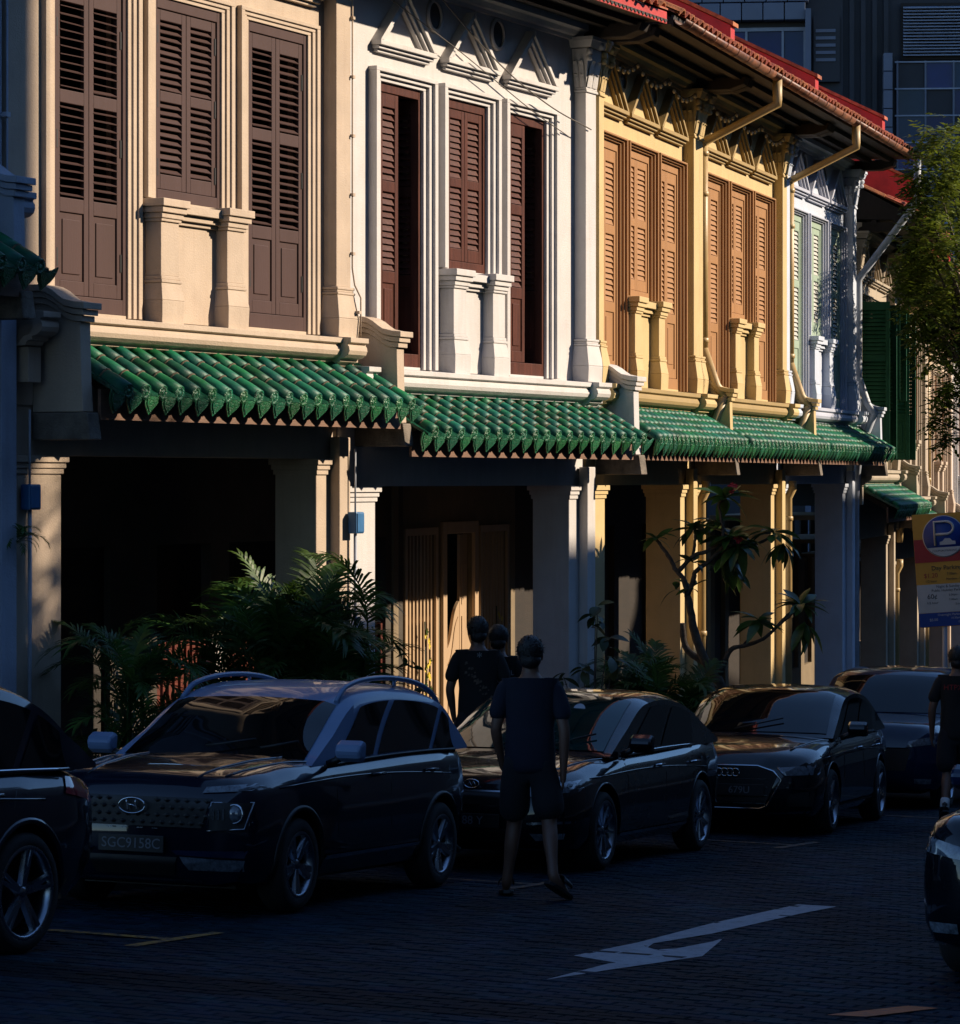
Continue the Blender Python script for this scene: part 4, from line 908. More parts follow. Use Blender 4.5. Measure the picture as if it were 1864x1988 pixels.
def plate(root, s, x, y, z, w=.50, h=.115):
    b = MB(); b.box(x - .012, x, y - w/2, y + w/2, z - h/2, z + h/2); p = b.obj('number_plate', M['trimblack'], root, bevel=.004)
    text('plate_lettering', s, .098, M['platewhite'], p, (x + .002, y, z), (R(90), 0, R(90)), .001); return p
def suv_detail(root, panel, seam, bvh, cfg, top, side):
    hw = cfg['W'] / 2; fx = lambda y, z: (bvh.ray_cast(Vector((3, y, z)), Vector((-1, 0, 0)))[0] or Vector((cfg['fo'], 0, 0))).x
    gr = panel('grille', [(-.52, .60), (.52, .60), (.58, .80), (-.58, .80)], 'f', M['trimblack'], .010)
    gm = MB()
    for i in range(15):
        for j in range(4):
            y = -.52 + i * .074 + (j % 2) * .037; z = .63 + j * .050
            if abs(y) < .15 and j > 1: continue
            x = fx(y, z) + .011; gm.add([(x, y - .026, z), (x + .008, y, z - .016), (x, y + .026, z), (x + .008, y, z + .016), (x + .012, y, z)], [(0,1,4),(1,2,4),(2,3,4),(3,0,4)])
    gm.obj('grille_mesh', M['trimblack'], gr)
    for sy in (1, -1):
        panel('headlamp', [(sy*.50, .835), (sy*.80, .855), (sy*.835, .905), (sy*.52, .875)], 'f', M['lamp'], .012)
        hl = panel('lamp_housing', [(sy*.565, .585), (sy*.80, .60), (sy*.825, .775), (sy*.585, .775)], 'f', M['trimblack'], .014)
        pts = [(sy*.565, .585), (sy*.80, .60), (sy*.825, .775), (sy*.585, .775), (sy*.565, .585)]; P = [Vector((fx(a, b) + .016, a, b)) for a, b in pts]; b = MB(); b.tube(P, .008, 6); b.obj('lamp_rim', M['alloy'], hl)
        x = fx(sy*.735, .70) + .012; s = Matrix.Translation((x, sy*.735, .70)) @ Matrix.Rotation(R(90), 4, 'Y'); b = MB(); b.lathe([(0, .022), (.03, .018), (.055, .005), (.06, -.01)], 20, s); b.obj('projector', M['lamp'], hl); b = MB(); b.lathe([(.055, .0), (.062, .012), (.07, .0)], 20, s); b.obj('projector_ring', M['chrome'], hl)
        for k in range(3):
            b = MB(); yy = sy * (.61 + k * .03); xx = fx(yy, .70) + .016; b.box(xx, xx + .006, yy - .008, yy + .008, .66, .73); b.obj('lamp_segment', M['alloy'], hl)
        panel('bumper_corner', [(sy*.42, .315), (sy*.79, .315), (sy*.80, .39), (sy*.36, .405)], 'f', M['lamp'], .010); panel('fog_trim', [(sy*.34, .415), (sy*.80, .405), (sy*.815, .455), (sy*.30, .445)], 'f', M['carblue'], .016)
    panel('skid_strip', [(-.60, .232), (.50, .232), (.50, .248), (-.60, .248)], 'f', M['alloy'], .012)
    panel('lower_intake', [(-.30, .27), (.30, .27), (.34, .40), (-.34, .40)], 'f', M['trimblack'], .008)
    badge_oval(root, fx(0, .735) + .030, 0, .735, 0, .20, .105); plate(root, 'SGC9158C', fx(.02, .50) + .03, .0, .48)
    for i in range(4): b = MB(); y = -.17 + i * .115; x = fx(y, .60) + .018; b.box(x, x + .006, y - .022, y + .022, .585, .592); b.obj('sensor', M['alloy'], root)
    for sy in (1, -1):   # roof rails
        a = [top(i, sy * .86) + Vector((0, 0, .045 + .020 * math.sin((i - 12) / 20 * math.pi))) for i in range(12, 33, 2)]; pts = [top(10, sy * .86)] + a + [top(34, sy * .86)]; b = MB(); b.tube(spline(pts, 30), .020, 8); b.tube([top(22, sy*.86), top(22, sy*.86) + Vector((0, 0, .05))], .016, 6); b.obj('roof_rail', M['carpale'], root)
        seam('bonnet_edge', [(.62 - i * .09, sy * (.60 + .012 * i)) for i in range(14)], 't', .012, cfg['paint'], .0)
    w = MB(); w.tube([top(2, -.1) + Vector((.05, 0, .02)), top(3, .35) + Vector((.03, 0, .03))], .010, 6); w.tube([top(2, .45) + Vector((.05, 0, .02)), top(3, .78) + Vector((.03, 0, .03))], .010, 6); w.obj('wiper', M['trimblack'], root)
    seam('bonnet_crease', [(.7 - i * .12, -.42 - .012 * i) for i in range(11)], 't', .012, cfg['paint'], .0); seam('bonnet_crease', [(.7 - i * .12, .42 + .012 * i) for i in range(11)], 't', .012, cfg['paint'], .0)
SUV = dict(L=4.04, W=1.77, wb=2.50, fo=.80, rw=.325, rim=.225, paint='carnavy', roofpaint='carpale', mirror='carpale', cabw=(.80, .71), belt=(.99, 1.06), clad=True, lip=.022, sill=True,
    body=[(.80, .36, .76, .62), (.77, .24, .87, .76), (.66, .20, .925, .84), (.45, .20, .965, .875), (.0, .20, 1.01, .885), (-.55, .20, 1.03, .875), (-1.2, .20, 1.045, .872), (-2.0, .20, 1.07, .875), (-2.6, .21, 1.08, .872), (-3.0, .26, 1.07, .84), (-3.18, .36, 1.03, .76), (-3.24, .46, .94, .62)],
    roof=[(-.30, .99), (-.66, 1.20), (-1.06, 1.42), (-1.38, 1.505), (-1.9, 1.53), (-2.45, 1.50), (-2.80, 1.42), (-3.0, 1.24), (-3.14, 1.06)], iw=10, ir=32, win=[(.07, .37, .33, .475), (.40, .72, .50, .72), (.745, .90, .745, .80)], handles=(-1.32, -2.28), hz=.90, seams=[(-.62, .02), (-1.55, .0), (-2.42, -.28)], sillz=.335, crease=.86, spokes=5, twin=.13, sw=(.024, .03), detail=suv_detail)
make_car('parked_suv', 'dark compact SUV with pale blue grey roof, rails and mirrors', SUV, -.36, 4.74, yaw=4.0)
def sedan_detail(root, panel, seam, bvh, cfg, top, side):
    hw = cfg['W'] / 2; fx = lambda y, z: (bvh.ray_cast(Vector((3, y, z)), Vector((-1, 0, 0)))[0] or Vector((cfg['fo'], 0, 0))).x
    for sy in (1, -1):
        hl = panel('headlamp', [(sy*.46, .62), (sy*.84, .67), (sy*.865, .77), (sy*.50, .70)], 'f', M['lamp'], .010)
        for yy, zz in ((.60, .665), (.72, .69)):
            x = fx(sy*yy, zz) + .008; s = Matrix.Translation((x, sy*yy, zz)) @ Matrix.Rotation(R(90), 4, 'Y'); b = MB(); b.lathe([(0, .01), (.03, .008), (.042, -.004)], 16, s); b.lathe([(.040, -.002), (.047, .01), (.054, -.004)], 16, s); b.obj('projector', M['chrome'], hl)
        panel('fog_lamp', [(sy*.56, .27), (sy*.78, .29), (sy*.79, .335), (sy*.52, .33)], 'f', M['lamp'], .010); panel('bumper_lip', [(sy*.40, .19), (sy*.80, .19), (sy*.80, .205), (sy*.40, .205)], 'f', M['alloy'], .012)
        panel('bumper_wing', [(sy*.50, .40), (sy*.84, .415), (sy*.84, .435), (sy*.50, .42)], 'f', M['alloy'], .010)
    gr = panel('grille', [(-.44, .55), (.44, .55), (.46, .66), (-.46, .66)], 'f', M['trimblack'], .008); panel('grille_bar', [(-.45, .655), (.45, .655), (.46, .668), (-.46, .668)], 'f', M['chrome'], .014); panel('grille_bar', [(-.40, .495), (.40, .495), (.41, .503), (-.41, .503)], 'f', M['chrome'], .012)
    panel('lower_intake', [(-.42, .25), (.42, .25), (.46, .36), (-.46, .36)], 'f', M['trimblack'], .008)
    b = MB(); x = fx(0, .70) + .018; b.tube([(x, .065 * math.cos(t), .715 + .035 * math.sin(t)) for t in [2*math.pi*i/24 for i in range(25)]], .005, 6); b.tube([(x, .035, .70), (x, .02, .735), (x, 0, .70), (x, -.02, .735), (x, -.035, .70)], .004, 6); b.obj('badge', M['chrome'], root)
    plate(root, '88 Y', fx(.0, .42) + .03, .04, .42, .46)
    seam('bonnet_edge', [(.55 - i * .1, -.55 - .022 * i) for i in range(13)], 't', .012, cfg['paint'], .0); seam('bonnet_edge', [(.55 - i * .1, .55 + .022 * i) for i in range(13)], 't', .012, cfg['paint'], .0)
    s = Matrix.Translation(top(8, .36) + Vector((.05, 0, -.03))) @ Matrix.Rotation(R(62), 4, 'Y') ; b = MB(); b.lathe([(0, .012), (.055, .012)], 20, s); b.obj('permit_disc', M['pipegrey'], root)
    w = MB(); w.tube([top(1, -.3) + Vector((.03, 0, .02)), top(3, .30) + Vector((.03, 0, .03))], .009, 6); w.tube([top(1, .25) + Vector((.03, 0, .02)), top(3, .75) + Vector((.03, 0, .03))], .009, 6); w.obj('wiper', M['trimblack'], root)
SEDAN = dict(L=4.56, W=1.78, wb=2.70, fo=.87, rw=.325, rim=.245, paint='carblack', cabw=(.80, .735), belt=(.93, .99), glass='tealglass', chrome=True, sill=True,
    body=[(.87, .34, .60, .58), (.83, .22, .70, .74), (.70, .17, .76, .83), (.45, .17, .82, .875), (.0, .17, .885, .89), (-.6, .17, .935, .885), (-1.4, .17, .95, .885), (-2.4, .17, .985, .888), (-2.9, .20, 1.005, .87), (-3.4, .26, 1.01, .82), (-3.62, .36, .98, .74), (-3.69, .48, .88, .60)],
    roof=[(-.30, .92), (-.78, 1.16), (-1.25, 1.36), (-1.6, 1.42), (-2.0, 1.432), (-2.45, 1.39), (-2.85, 1.28), (-3.2, 1.12), (-3.42, 1.01)], iw=11, ir=27, win=[(.10, .42, .36, .53), (.45, .74, .555, .70)], handles=(-1.45, -2.45), hz=.82, seams=[(-.55, -.05), (-1.62, -.02), (-2.42, -.34)], sillz=.255, crease=.76, spokes=10, sw=(.016, .012), detail=sedan_detail)
make_car('parked_sedan', 'black sedan with teal tinted windscreen behind the walking man', SEDAN, 4.55, 4.86, yaw=5.0)
def rings_detail(root, panel, seam, bvh, cfg, top, side):
    fx = lambda y, z: (bvh.ray_cast(Vector((3, y, z)), Vector((-1, 0, 0)))[0] or Vector((cfg['fo'], 0, 0))).x
    hexa = [(-.46, .64), (-.30, .69), (.30, .69), (.46, .64), (.54, .56), (.40, .30), (.32, .27), (-.32, .27), (-.40, .30), (-.54, .56)]
    panel('grille', [(-.36, .28), (.36, .28), (.50, .60), (-.50, .60)], 'f', M['trimblack'], .008); panel('grille_top', [(-.50, .60), (.50, .60), (.32, .685), (-.32, .685)], 'f', M['trimblack'], .008)
    P = [Vector((fx(a, b) + .014, a, b)) for a, b in hexa + hexa[:1]]; b = MB(); b.tube(P, .010, 6); b.obj('grille_frame', M['chrome'], root)
    for k in range(7): panel('grille_slat', [(-.40, .32 + k*.04), (.40, .32 + k*.04), (.40, .326 + k*.04), (-.40, .326 + k*.04)], 'f', M['alloy'], .012, 4) if k % 2 == 0 else None
    b = MB(); x = fx(0, .625) + .03
    for k in range(4): b.tube([(x, -.084 + k * .056 + .037 * math.cos(t), .622 + .037 * math.sin(t)) for t in [2*math.pi*i/20 for i in range(21)]], .006, 6)
    b.obj('ring_emblem', M['chrome'], root)
    for sy in (1, -1):
        hl = panel('headlamp', [(sy*.56, .60), (sy*.85, .61), (sy*.875, .71), (sy*.50, .675)], 'f', M['lamp'], .010)
        pts = [(sy*.50, .675), (sy*.57, .60), (sy*.85, .61), (sy*.875, .71), (sy*.50, .675)]; b = MB(); b.tube([Vector((fx(a, c) + .014, a, c)) for a, c in pts], .007, 6); b.obj('lamp_rim', M['alloy'], hl)
        panel('bumper_lip', [(sy*.36, .215), (sy*.84, .235), (sy*.84, .26), (sy*.42, .235)], 'f', M['alloy'], .012); panel('side_intake', [(sy*.58, .30), (sy*.82, .30), (sy*.84, .46), (sy*.62, .42)], 'f', M['trimblack'], .008)
    plate(root, '679U', fx(0, .46) + .03, .12, .45, .50)
    seam('bonnet_edge', [(.55 - i * .1, -.56 - .022 * i) for i in range(13)], 't', .012, cfg['paint'], .0); seam('bonnet_edge', [(.55 - i * .1, .56 + .022 * i) for i in range(13)], 't', .012, cfg['paint'], .0)
    w = MB(); w.tube([top(1, -.3) + Vector((.03, 0, .02)), top(3, .30) + Vector((.03, 0, .03))], .009, 6); w.obj('wiper', M['trimblack'], root)
RINGS = dict(SEDAN); RINGS.update(L=4.46, W=1.80, wb=2.63, fo=.86, glass='carglass', sill=False, spokes=5, twin=.0, sw=(.05, .03), detail=rings_detail,
    body=[(.86, .30, .66, .62), (.82, .20, .73, .76), (.70, .17, .79, .84), (.45, .17, .85, .88), (.0, .17, .91, .895), (-.6, .17, .945, .89), (-1.4, .17, .955, .89), (-2.4, .17, .98, .89), (-2.9, .20, .985, .87), (-3.35, .26, .985, .82), (-3.54, .36, .95, .74), (-3.60, .48, .86, .60)],
    roof=[(-.38, .94), (-.80, 1.17), (-1.2, 1.355), (-1.55, 1.41), (-2.0, 1.425), (-2.45, 1.38), (-2.85, 1.25), (-3.1, 1.10), (-3.28, 1.0)])
make_car('parked_sedan', 'glossy black sedan with four ring emblem and hexagonal grille', RINGS, 10.45, 4.74, yaw=8.5)
def wagon_detail(root, panel, seam, bvh, cfg, top, side):
    fx = lambda y, z: (bvh.ray_cast(Vector((3, y, z)), Vector((-1, 0, 0)))[0] or Vector((cfg['fo'], 0, 0))).x
    panel('grille', [(-.5, .45), (.5, .45), (.56, .70), (-.56, .70)], 'f', M['trimblack'], .008); panel('grille_bar', [(-.54, .70), (.54, .70), (.55, .715), (-.55, .715)], 'f', M['chrome'], .012)
    for sy in (1, -1):
        panel('headlamp', [(sy*.52, .72), (sy*.85, .76), (sy*.87, .86), (sy*.54, .79)], 'f', M['lamp'], .010); panel('fog_lamp', [(sy*.60, .30), (sy*.78, .30), (sy*.79, .36), (sy*.60, .36)], 'f', M['lamp'], .010)
    seam('bonnet_edge', [(.55 - i * .1, -.58 - .02 * i) for i in range(12)], 't', .012, cfg['paint'], .0)
WAGON = dict(SUV); WAGON.update(L=4.5, W=1.82, wb=2.70, fo=.88, paint='carblue', roofpaint='carblue', mirror='carblue', detail=wagon_detail, cabw=(.82, .72), belt=(1.03, 1.08), rw=.34, rim=.24, spokes=6, twin=0, sill=False,
    body=[(.88, .36, .78, .62), (.84, .24, .90, .77), (.70, .20, .96, .86), (.45, .20, .99, .90), (.0, .20, 1.03, .91), (-.6, .20, 1.06, .905), (-1.4, .20, 1.08, .90), (-2.6, .20, 1.10, .90), (-3.2, .24, 1.09, .87), (-3.55, .36, 1.04, .78), (-3.62, .46, .94, .64)],
    roof=[(-.40, 1.04), (-.75, 1.28), (-1.10, 1.50), (-1.4, 1.57), (-2.0, 1.60), (-2.7, 1.58), (-3.1, 1.50), (-3.35, 1.30), (-3.50, 1.10)], handles=(-1.4, -2.4), hz=.92, crease=.88, win=[(.08, .40, .33, .50), (.43, .72, .52, .72), (.745, .90, .745, .82)])
make_car('parked_wagon', 'dark blue tall car parked behind the sedan with four rings', WAGON, 16.0, 4.2, yaw=9)
def rear_detail(root, panel, seam, bvh, cfg, top, side):
    for sy in (1, -1):
        panel('tail_lamp', [(sy*.50, .90), (sy*.84, .86), (sy*.86, 1.0), (sy*.54, 1.0)], 'r', M['taillamp'], .010); panel('tail_lamp', [(-3.62, .88), (-3.30, .93), (-3.36, 1.03), (-3.66, 1.0)], 'l' if sy > 0 else 's', M['taillamp'], .010)
    seam('fuel_flap', [(-2.70, .80), (-2.70, .96), (-3.02, .98), (-3.08, .80), (-2.98, .76), (-2.70, .80)], 'r', .005)
GLC = dict(WAGON); GLC.update(L=4.66, W=1.89, wb=2.87, fo=.82, paint='carnavy', roofpaint='carnavy', mirror='carnavy', chrome=True, detail=rear_detail, rw=.36, rim=.275, spokes=5, twin=.10, sw=(.028, .02), clad=False, cabw=(.85, .74), belt=(1.04, 1.09),
    body=[(.82, .36, .82, .66), (.78, .24, .94, .80), (.6, .20, 1.0, .90), (.0, .20, 1.04, .94), (-.8, .20, 1.06, .94), (-2.0, .20, 1.08, .94), (-2.9, .21, 1.09, .94), (-3.4, .26, 1.08, .91), (-3.72, .36, 1.02, .83), (-3.84, .50, .90, .68)],
    roof=[(-.40, 1.05), (-.85, 1.33), (-1.25, 1.55), (-1.6, 1.62), (-2.2, 1.645), (-2.8, 1.60), (-3.2, 1.49), (-3.5, 1.28), (-3.70, 1.10)], handles=(-1.5, -2.5), hz=.94, seams=[(-.62, .02), (-1.62, .0), (-2.5, -.28)], crease=.90)
make_car('parked_suv', 'dark blue SUV cut off at the near end, tail towards us', GLC, -3.70 - 2.87, 4.78)
def nose_detail(root, panel, seam, bvh, cfg, top, side):
    wagon_detail(root, panel, seam, bvh, cfg, top, side)
    for sy in (1, -1): panel('lamp_trim', [(sy*.86, .70), (sy*.90, .70), (sy*.90, .88), (sy*.87, .88)], 'f', M['chrome'], .012); panel('bumper_trim', [(sy*.7, .17), (sy*.9, .2), (sy*.9, .24), (sy*.7, .21)], 'f', M['alloy'], .012)
NOSE = dict(WAGON); NOSE.update(paint='carblack', roofpaint='carblack', detail=nose_detail)
make_car('passing_car', 'dark car cut off on the road beside the lane arrow', NOSE, -1.0, 11.40)

# ------------------------------------------------------------------ people
def skin(name, nodes, edges, m, parent, rootn, sub=2):
    keys = list(nodes); me = bpy.data.meshes.new(name); me.from_pydata([nodes[k][0] for k in keys], [(keys.index(a), keys.index(b)) for a, b in edges], []); me.materials.append(m)
    o = bpy.data.objects.new(name, me); COL.objects.link(o); o.parent = parent
    sk = o.modifiers.new('skin', 'SKIN'); sk.use_smooth_shade = True; sk.branch_smoothing = .4
    for k, v in zip(keys, me.skin_vertices[0].data):
        r = nodes[k][1]; v.radius = r if isinstance(r, tuple) else (r, r); v.use_root = (k == rootn)
    sb = o.modifiers.new('sub', 'SUBSURF'); sb.levels = sub; sb.render_levels = sub
    baked(o)
    for p in o.data.polygons: p.use_smooth = True
    return o
def join_into(o, mb):
    bm = bmesh.new(); bm.from_mesh(o.data); t = mb.mesh('t', o.data.materials[0]); bm.from_mesh(t); bm.to_mesh(o.data); bm.free(); bpy.data.meshes.remove(t)
    for p in o.data.polygons: p.use_smooth = True
def ellipsoid(mb, c, r, n=16, noise_amp=0, seed=0, z0=-1.0, rot=None):
    prof = []
    k = 10; vs = []; fs = []
    for i in range(k + 1):
        t = -math.pi/2 + math.pi * i / k; t = max(t, math.asin(z0))
        for j in range(n):
            a = 2*math.pi*j/n; d = Vector((math.cos(t)*math.cos(a), math.cos(t)*math.sin(a), math.sin(t))); q = 1 + noise_amp * noise.noise(d * 3.3 + Vector((seed, 0, 0)))
            p = Vector((d.x*r[0]*q, d.y*r[1]*q, d.z*r[2]*q)); p = rot @ p if rot else p; vs.append(Vector(c) + p)
    fs = [(i*n + j, i*n + (j+1) % n, (i+1)*n + (j+1) % n, (i+1)*n + j) for i in range(k) for j in range(n)]
    mb.add(vs, fs, 0, True)
def person(label, x, y, z, H, face, pose, tee, printing=None, shoes='slide', shorts=True, turn=0):
    root = thing('person', label, 'person', (x, y, z), face); root.scale = (H/1.76,)*3
    P = lambda k: Vector(pose[k])
    lean = pose.get('lean', 0)
    N = {'pel': ((0, 0, .96), (.145, .105)), 'wai': ((0, lean*.3, 1.10), (.135, .10)), 'che': ((0, lean*.7, 1.30), (.16, .112)), 'upp': ((0, lean, 1.43), (.095, .075)), 'nek': ((0, lean + .015, 1.505), (.056, .058)), 'jaw': ((0, lean + .03, 1.565), (.058, .072)), 'hed': ((0, lean + .028, 1.645), (.074, .094)), 'top': ((0, lean + .02, 1.715), (.055, .068))}
    E = [('pel','wai'),('wai','che'),('che','upp'),('upp','nek'),('nek','jaw'),('jaw','hed'),('hed','top')]
    for sd, sg in (('l', -1), ('r', 1)):
        N['sh'+sd] = ((sg*.165, lean, 1.42), .056); N['el'+sd] = (tuple(P('el'+sd)), .041); N['wr'+sd] = (tuple(P('wr'+sd)), (.030, .026)); 
        d = (P('wr'+sd) - P('el'+sd)).normalized(); N['pa'+sd] = (tuple(P('wr'+sd) + d*.055), (.034, .024)); N['pb'+sd] = (tuple(P('wr'+sd) + d*.095), (.034, .018)); mid = P('el'+sd).lerp(Vector(N['sh'+sd][0]), .45); N['bi'+sd] = (tuple(mid), .047); fm = P('el'+sd).lerp(P('wr'+sd), .3); N['fo'+sd] = (tuple(fm), .041)
        E += [('upp','sh'+sd),('sh'+sd,'bi'+sd),('bi'+sd,'el'+sd),('el'+sd,'fo'+sd),('fo'+sd,'wr'+sd),('wr'+sd,'pa'+sd),('pa'+sd,'pb'+sd)]
        kn, an, to = P('kn'+sd), P('an'+sd), P('to'+sd); N['hi'+sd] = ((sg*.088, 0, .88), .088); N['th'+sd] = (tuple(Vector((sg*.09, 0, .88)).lerp(kn, .5)), .075); N['kn'+sd] = (tuple(kn), .056); N['ca'+sd] = (tuple(kn.lerp(an, .32) + Vector((0, -.018, 0))), .057); N['lo'+sd] = (tuple(kn.lerp(an, .72)), .040); N['an'+sd] = (tuple(an), (.036, .04)); f = to - an; N['ft'+sd] = (tuple(an.lerp(to, .55) + Vector((0, 0, -.012))), (.042, .028)); N['to'+sd] = (tuple(to), (.04, .016))
        E += [('pel','hi'+sd),('hi'+sd,'th'+sd),('th'+sd,'kn'+sd),('kn'+sd,'ca'+sd),('ca'+sd,'lo'+sd),('lo'+sd,'an'+sd),('an'+sd,'ft'+sd),('ft'+sd,'to'+sd)]
    body = skin('body', N, E, M['skin'], root, 'pel')
    mb = MB()
    for sd, sg in (('l', -1), ('r', 1)):
        d = (P('wr'+sd) - P('el'+sd)).normalized(); pb = P('wr'+sd) + d*.085; ac = Vector((0, 1, 0)) - d * d.y; ac.normalize(); pn = d.cross(ac) * -sg
        for k, (off, ln) in enumerate(((.027, .072), (.009, .082), (-.010, .076), (-.027, .060))):
            b = pb + ac*off; mb.tube(spline([b - d*.02, b + d*ln*.35, b + d*ln*.7 + pn*.010, b + d*ln*.95 + pn*.030], 7), [.0095, .0092, .009, .0088, .0083, .0075, .005], 6)
        tb = P('wr'+sd) + d*.03 + ac*.02; mb.tube(spline([tb, tb + d*.02 + ac*.022, tb + d*.055 + ac*.03 + pn*.006], 5), [.012, .0115, .010, .009, .006], 6)
        ellipsoid(mb, (sg*.078, lean + .012, 1.625), (.010, .022, .032), 8)
    ellipsoid(mb, (0, lean + .125, 1.615), (.014, .022, .026), 8); ellipsoid(mb, (-.03, lean + .106, 1.645), (.013, .01, .009), 8); ellipsoid(mb, (.03, lean + .106, 1.645), (.013, .01, .009), 8); ellipsoid(mb, (0, lean + .107, 1.575), (.024, .008, .007), 8)
    join_into(body, mb)
    hb = MB(); ellipsoid(hb, (0, lean - .002, 1.668), (.090, .104, .100), 22, .10, H, -.62, Matrix.Rotation(R(-14), 3, 'X')); ellipsoid(hb, (0, lean - .03, 1.60), (.074, .066, .06), 16, .12, H + 3)
    for i in range(520):   # short strands that break up the outline
        a = rnd.uniform(0, 6.28); e = math.asin(rnd.uniform(-.35, 1)); d = Vector((math.cos(e)*math.cos(a), math.cos(e)*math.sin(a), math.sin(e)))
        if d.y > .7 and d.z < .6: continue
        p = Vector((d.x*.088, lean + d.y*.102, 1.668 + d.z*.098)); q = p + d*rnd.uniform(.003, .008) + Vector((rnd.uniform(-.008, .008), rnd.uniform(-.010, .004), rnd.uniform(-.008, .003))); hb.tube([p - d*.004, q], [.0042, .0012], 3, cap=False)
    hb.obj('hair', M['hair'], root)
    tn = {'hm2': ((0, 0, .82), (.195, .145)), 'hem': ((0, 0, .90), (.193, .145)), 'wai': ((0, lean*.3, 1.08), (.183, .138)), 'che': ((0, lean*.7, 1.30), (.208, .145)), 'upp': ((0, lean, 1.44), (.112, .088)), 'nek': ((0, lean + .01, 1.488), (.066, .066))}
    te = [('hm2','hem'),('hem','wai'),('wai','che'),('che','upp'),('upp','nek')]
    for sd, sg in (('l', -1), ('r', 1)):
        a = Vector((sg*.17, lean, 1.425)); tn['sh'+sd] = (tuple(a), .070); sl = a.lerp(P('el'+sd), .82) + Vector((sg*.008, 0, 0)); tn['sl'+sd] = (tuple(sl), .072); tn['sm'+sd] = (tuple(a.lerp(sl, .5)), .070); te += [('upp','sh'+sd),('sh'+sd,'sm'+sd),('sm'+sd,'sl'+sd)]
    tee_o = skin('t_shirt', tn, te, M[tee], root, 'che')
    for v in tee_o.data.vertices:
        n_ = noise.noise(Vector((v.co.x*9, v.co.y*9, v.co.z*5 + H))); v.co += v.normal * n_ * .010
    sn = {'wst': ((0, 0, 1.04), (.165, .125)), 'pel': ((0, 0, .90), (.185, .138))}; se = [('wst','pel')]
    for sd, sg in (('l', -1), ('r', 1)):
        kn = P('kn'+sd); h = Vector((sg*.095, 0, .84)); sn['hi'+sd] = (tuple(h), .122); sn['md'+sd] = (tuple(h.lerp(kn, .5) + Vector((sg*.008, 0, 0))), .122); sn['kn'+sd] = (tuple(h.lerp(kn, 1.02) + Vector((sg*.01, 0, 0))), .118); se += [('pel','hi'+sd),('hi'+sd,'md'+sd),('md'+sd,'kn'+sd)]
    so2 = skin('shorts', sn, se, M['shorts'], root, 'pel')
    for v in so2.data.vertices:
        n_ = noise.noise(Vector((v.co.x*8, v.co.y*8, v.co.z*4 + H + 9))); v.co += v.normal * n_ * .012
    for sd, sg in (('l', -1), ('r', 1)):
        an, to = P('an'+sd), P('to'+sd); f = (to - an); fl = Vector((f.x, f.y, f.z)); heel = an - Vector((f.x, f.y, 0)).normalized()*.055 + Vector((0, 0, -.045 if f.z > -.09 else -.02)); tip = to + fl.normalized()*.045
        up = Vector((0, 0, 1)); sd_v = fl.cross(up).normalized(); nv = sd_v.cross(fl).normalized(); s = MB(); q = []; ns = 9
        for i in range(ns):
            t = i / (ns - 1); c = heel.lerp(tip + Vector((0, 0, -.012)), t); w = .036 + .016 * math.sin(min(1, t*1.15) * math.pi * .8); w *= (1 if t < .9 else .6)
            if i == 0: w *= .65
            q.append([c + sd_v*w, c - sd_v*w, c - sd_v*w - nv*.026, c + sd_v*w - nv*.026])
        vs = sum(q, []); s.add(vs, [(i*4 + j, i*4 + (j+1) % 4, (i+1)*4 + (j+1) % 4, (i+1)*4 + j) for i in range(ns - 1) for j in range(4)] + [(3,2,1,0), tuple((ns-1)*4 + j for j in range(4))])
        if shoes == 'slide':
            so_ = s.obj('sandal', M['trimblack'], root, bevel=.004); st = MB(); c = an.lerp(to, .62); arc = [c + sd_v*.056*math.cos(t) + nv*(.010 + .048*math.sin(t)) for t in [math.pi * i / 8 for i in range(9)]]
            g = []; 
            for p in arc: g += [p - fl.normalized()*.05, p + fl.normalized()*.045]
            st.add(g, [(2*i, 2*i+1, 2*i+3, 2*i+2) for i in range(8)], 0, True); so3 = st.obj('strap', M['trimblack'], so_); md = so3.modifiers.new('s', 'SOLIDIFY'); md.thickness = .008
        else:
            so_ = s.obj('shoe', M['trimblack'], root, bevel=.004); u = MB(); ellipsoid(u, an.lerp(to, .42) + Vector((0, 0, -.004)), (.05, .135, .055), 12, 0, 0, -1, Matrix((sd_v, fl.normalized(), nv)).transposed()); u.obj('upper', M['trimblack'], so_)
            k = MB(); k.tube([an + Vector((0, -.005, -.01)), an.lerp(P('kn'+sd), .16), an.lerp(P('kn'+sd), .24)], [.050, .047, .045], 12); k.obj('sock', M['sock'], root)
    if printing: printing(root, tee_o)
    return root
def shirt_text(root, tee_o, lines, m):
    # flat print on the back: letters pressed onto the cloth
    bmt = bmesh.new(); bmt.from_mesh(tee_o.data); bvh = BVHTree.FromBMesh(bmt)
    for s, x, z, size in lines:
        t = text('shirt_print', s, size, m, tee_o, (0, 0, 0), (0, 0, 0), 0); me = t.data; bm = bmesh.new(); bm.from_mesh(me); bmesh.ops.triangulate(bm, faces=bm.faces[:]); bm.to_mesh(me); bm.free()
        for v in me.vertices:
            px, pz = x + v.co.x, z + v.co.y; h = bvh.ray_cast(Vector((px, -2, pz)), Vector((0, 1, 0))); yy = h[0].y if h[0] else -.13; v.co = (px, yy - .005, pz)
    bmt.free()
p = ground(FA, 2.0, 5.45)
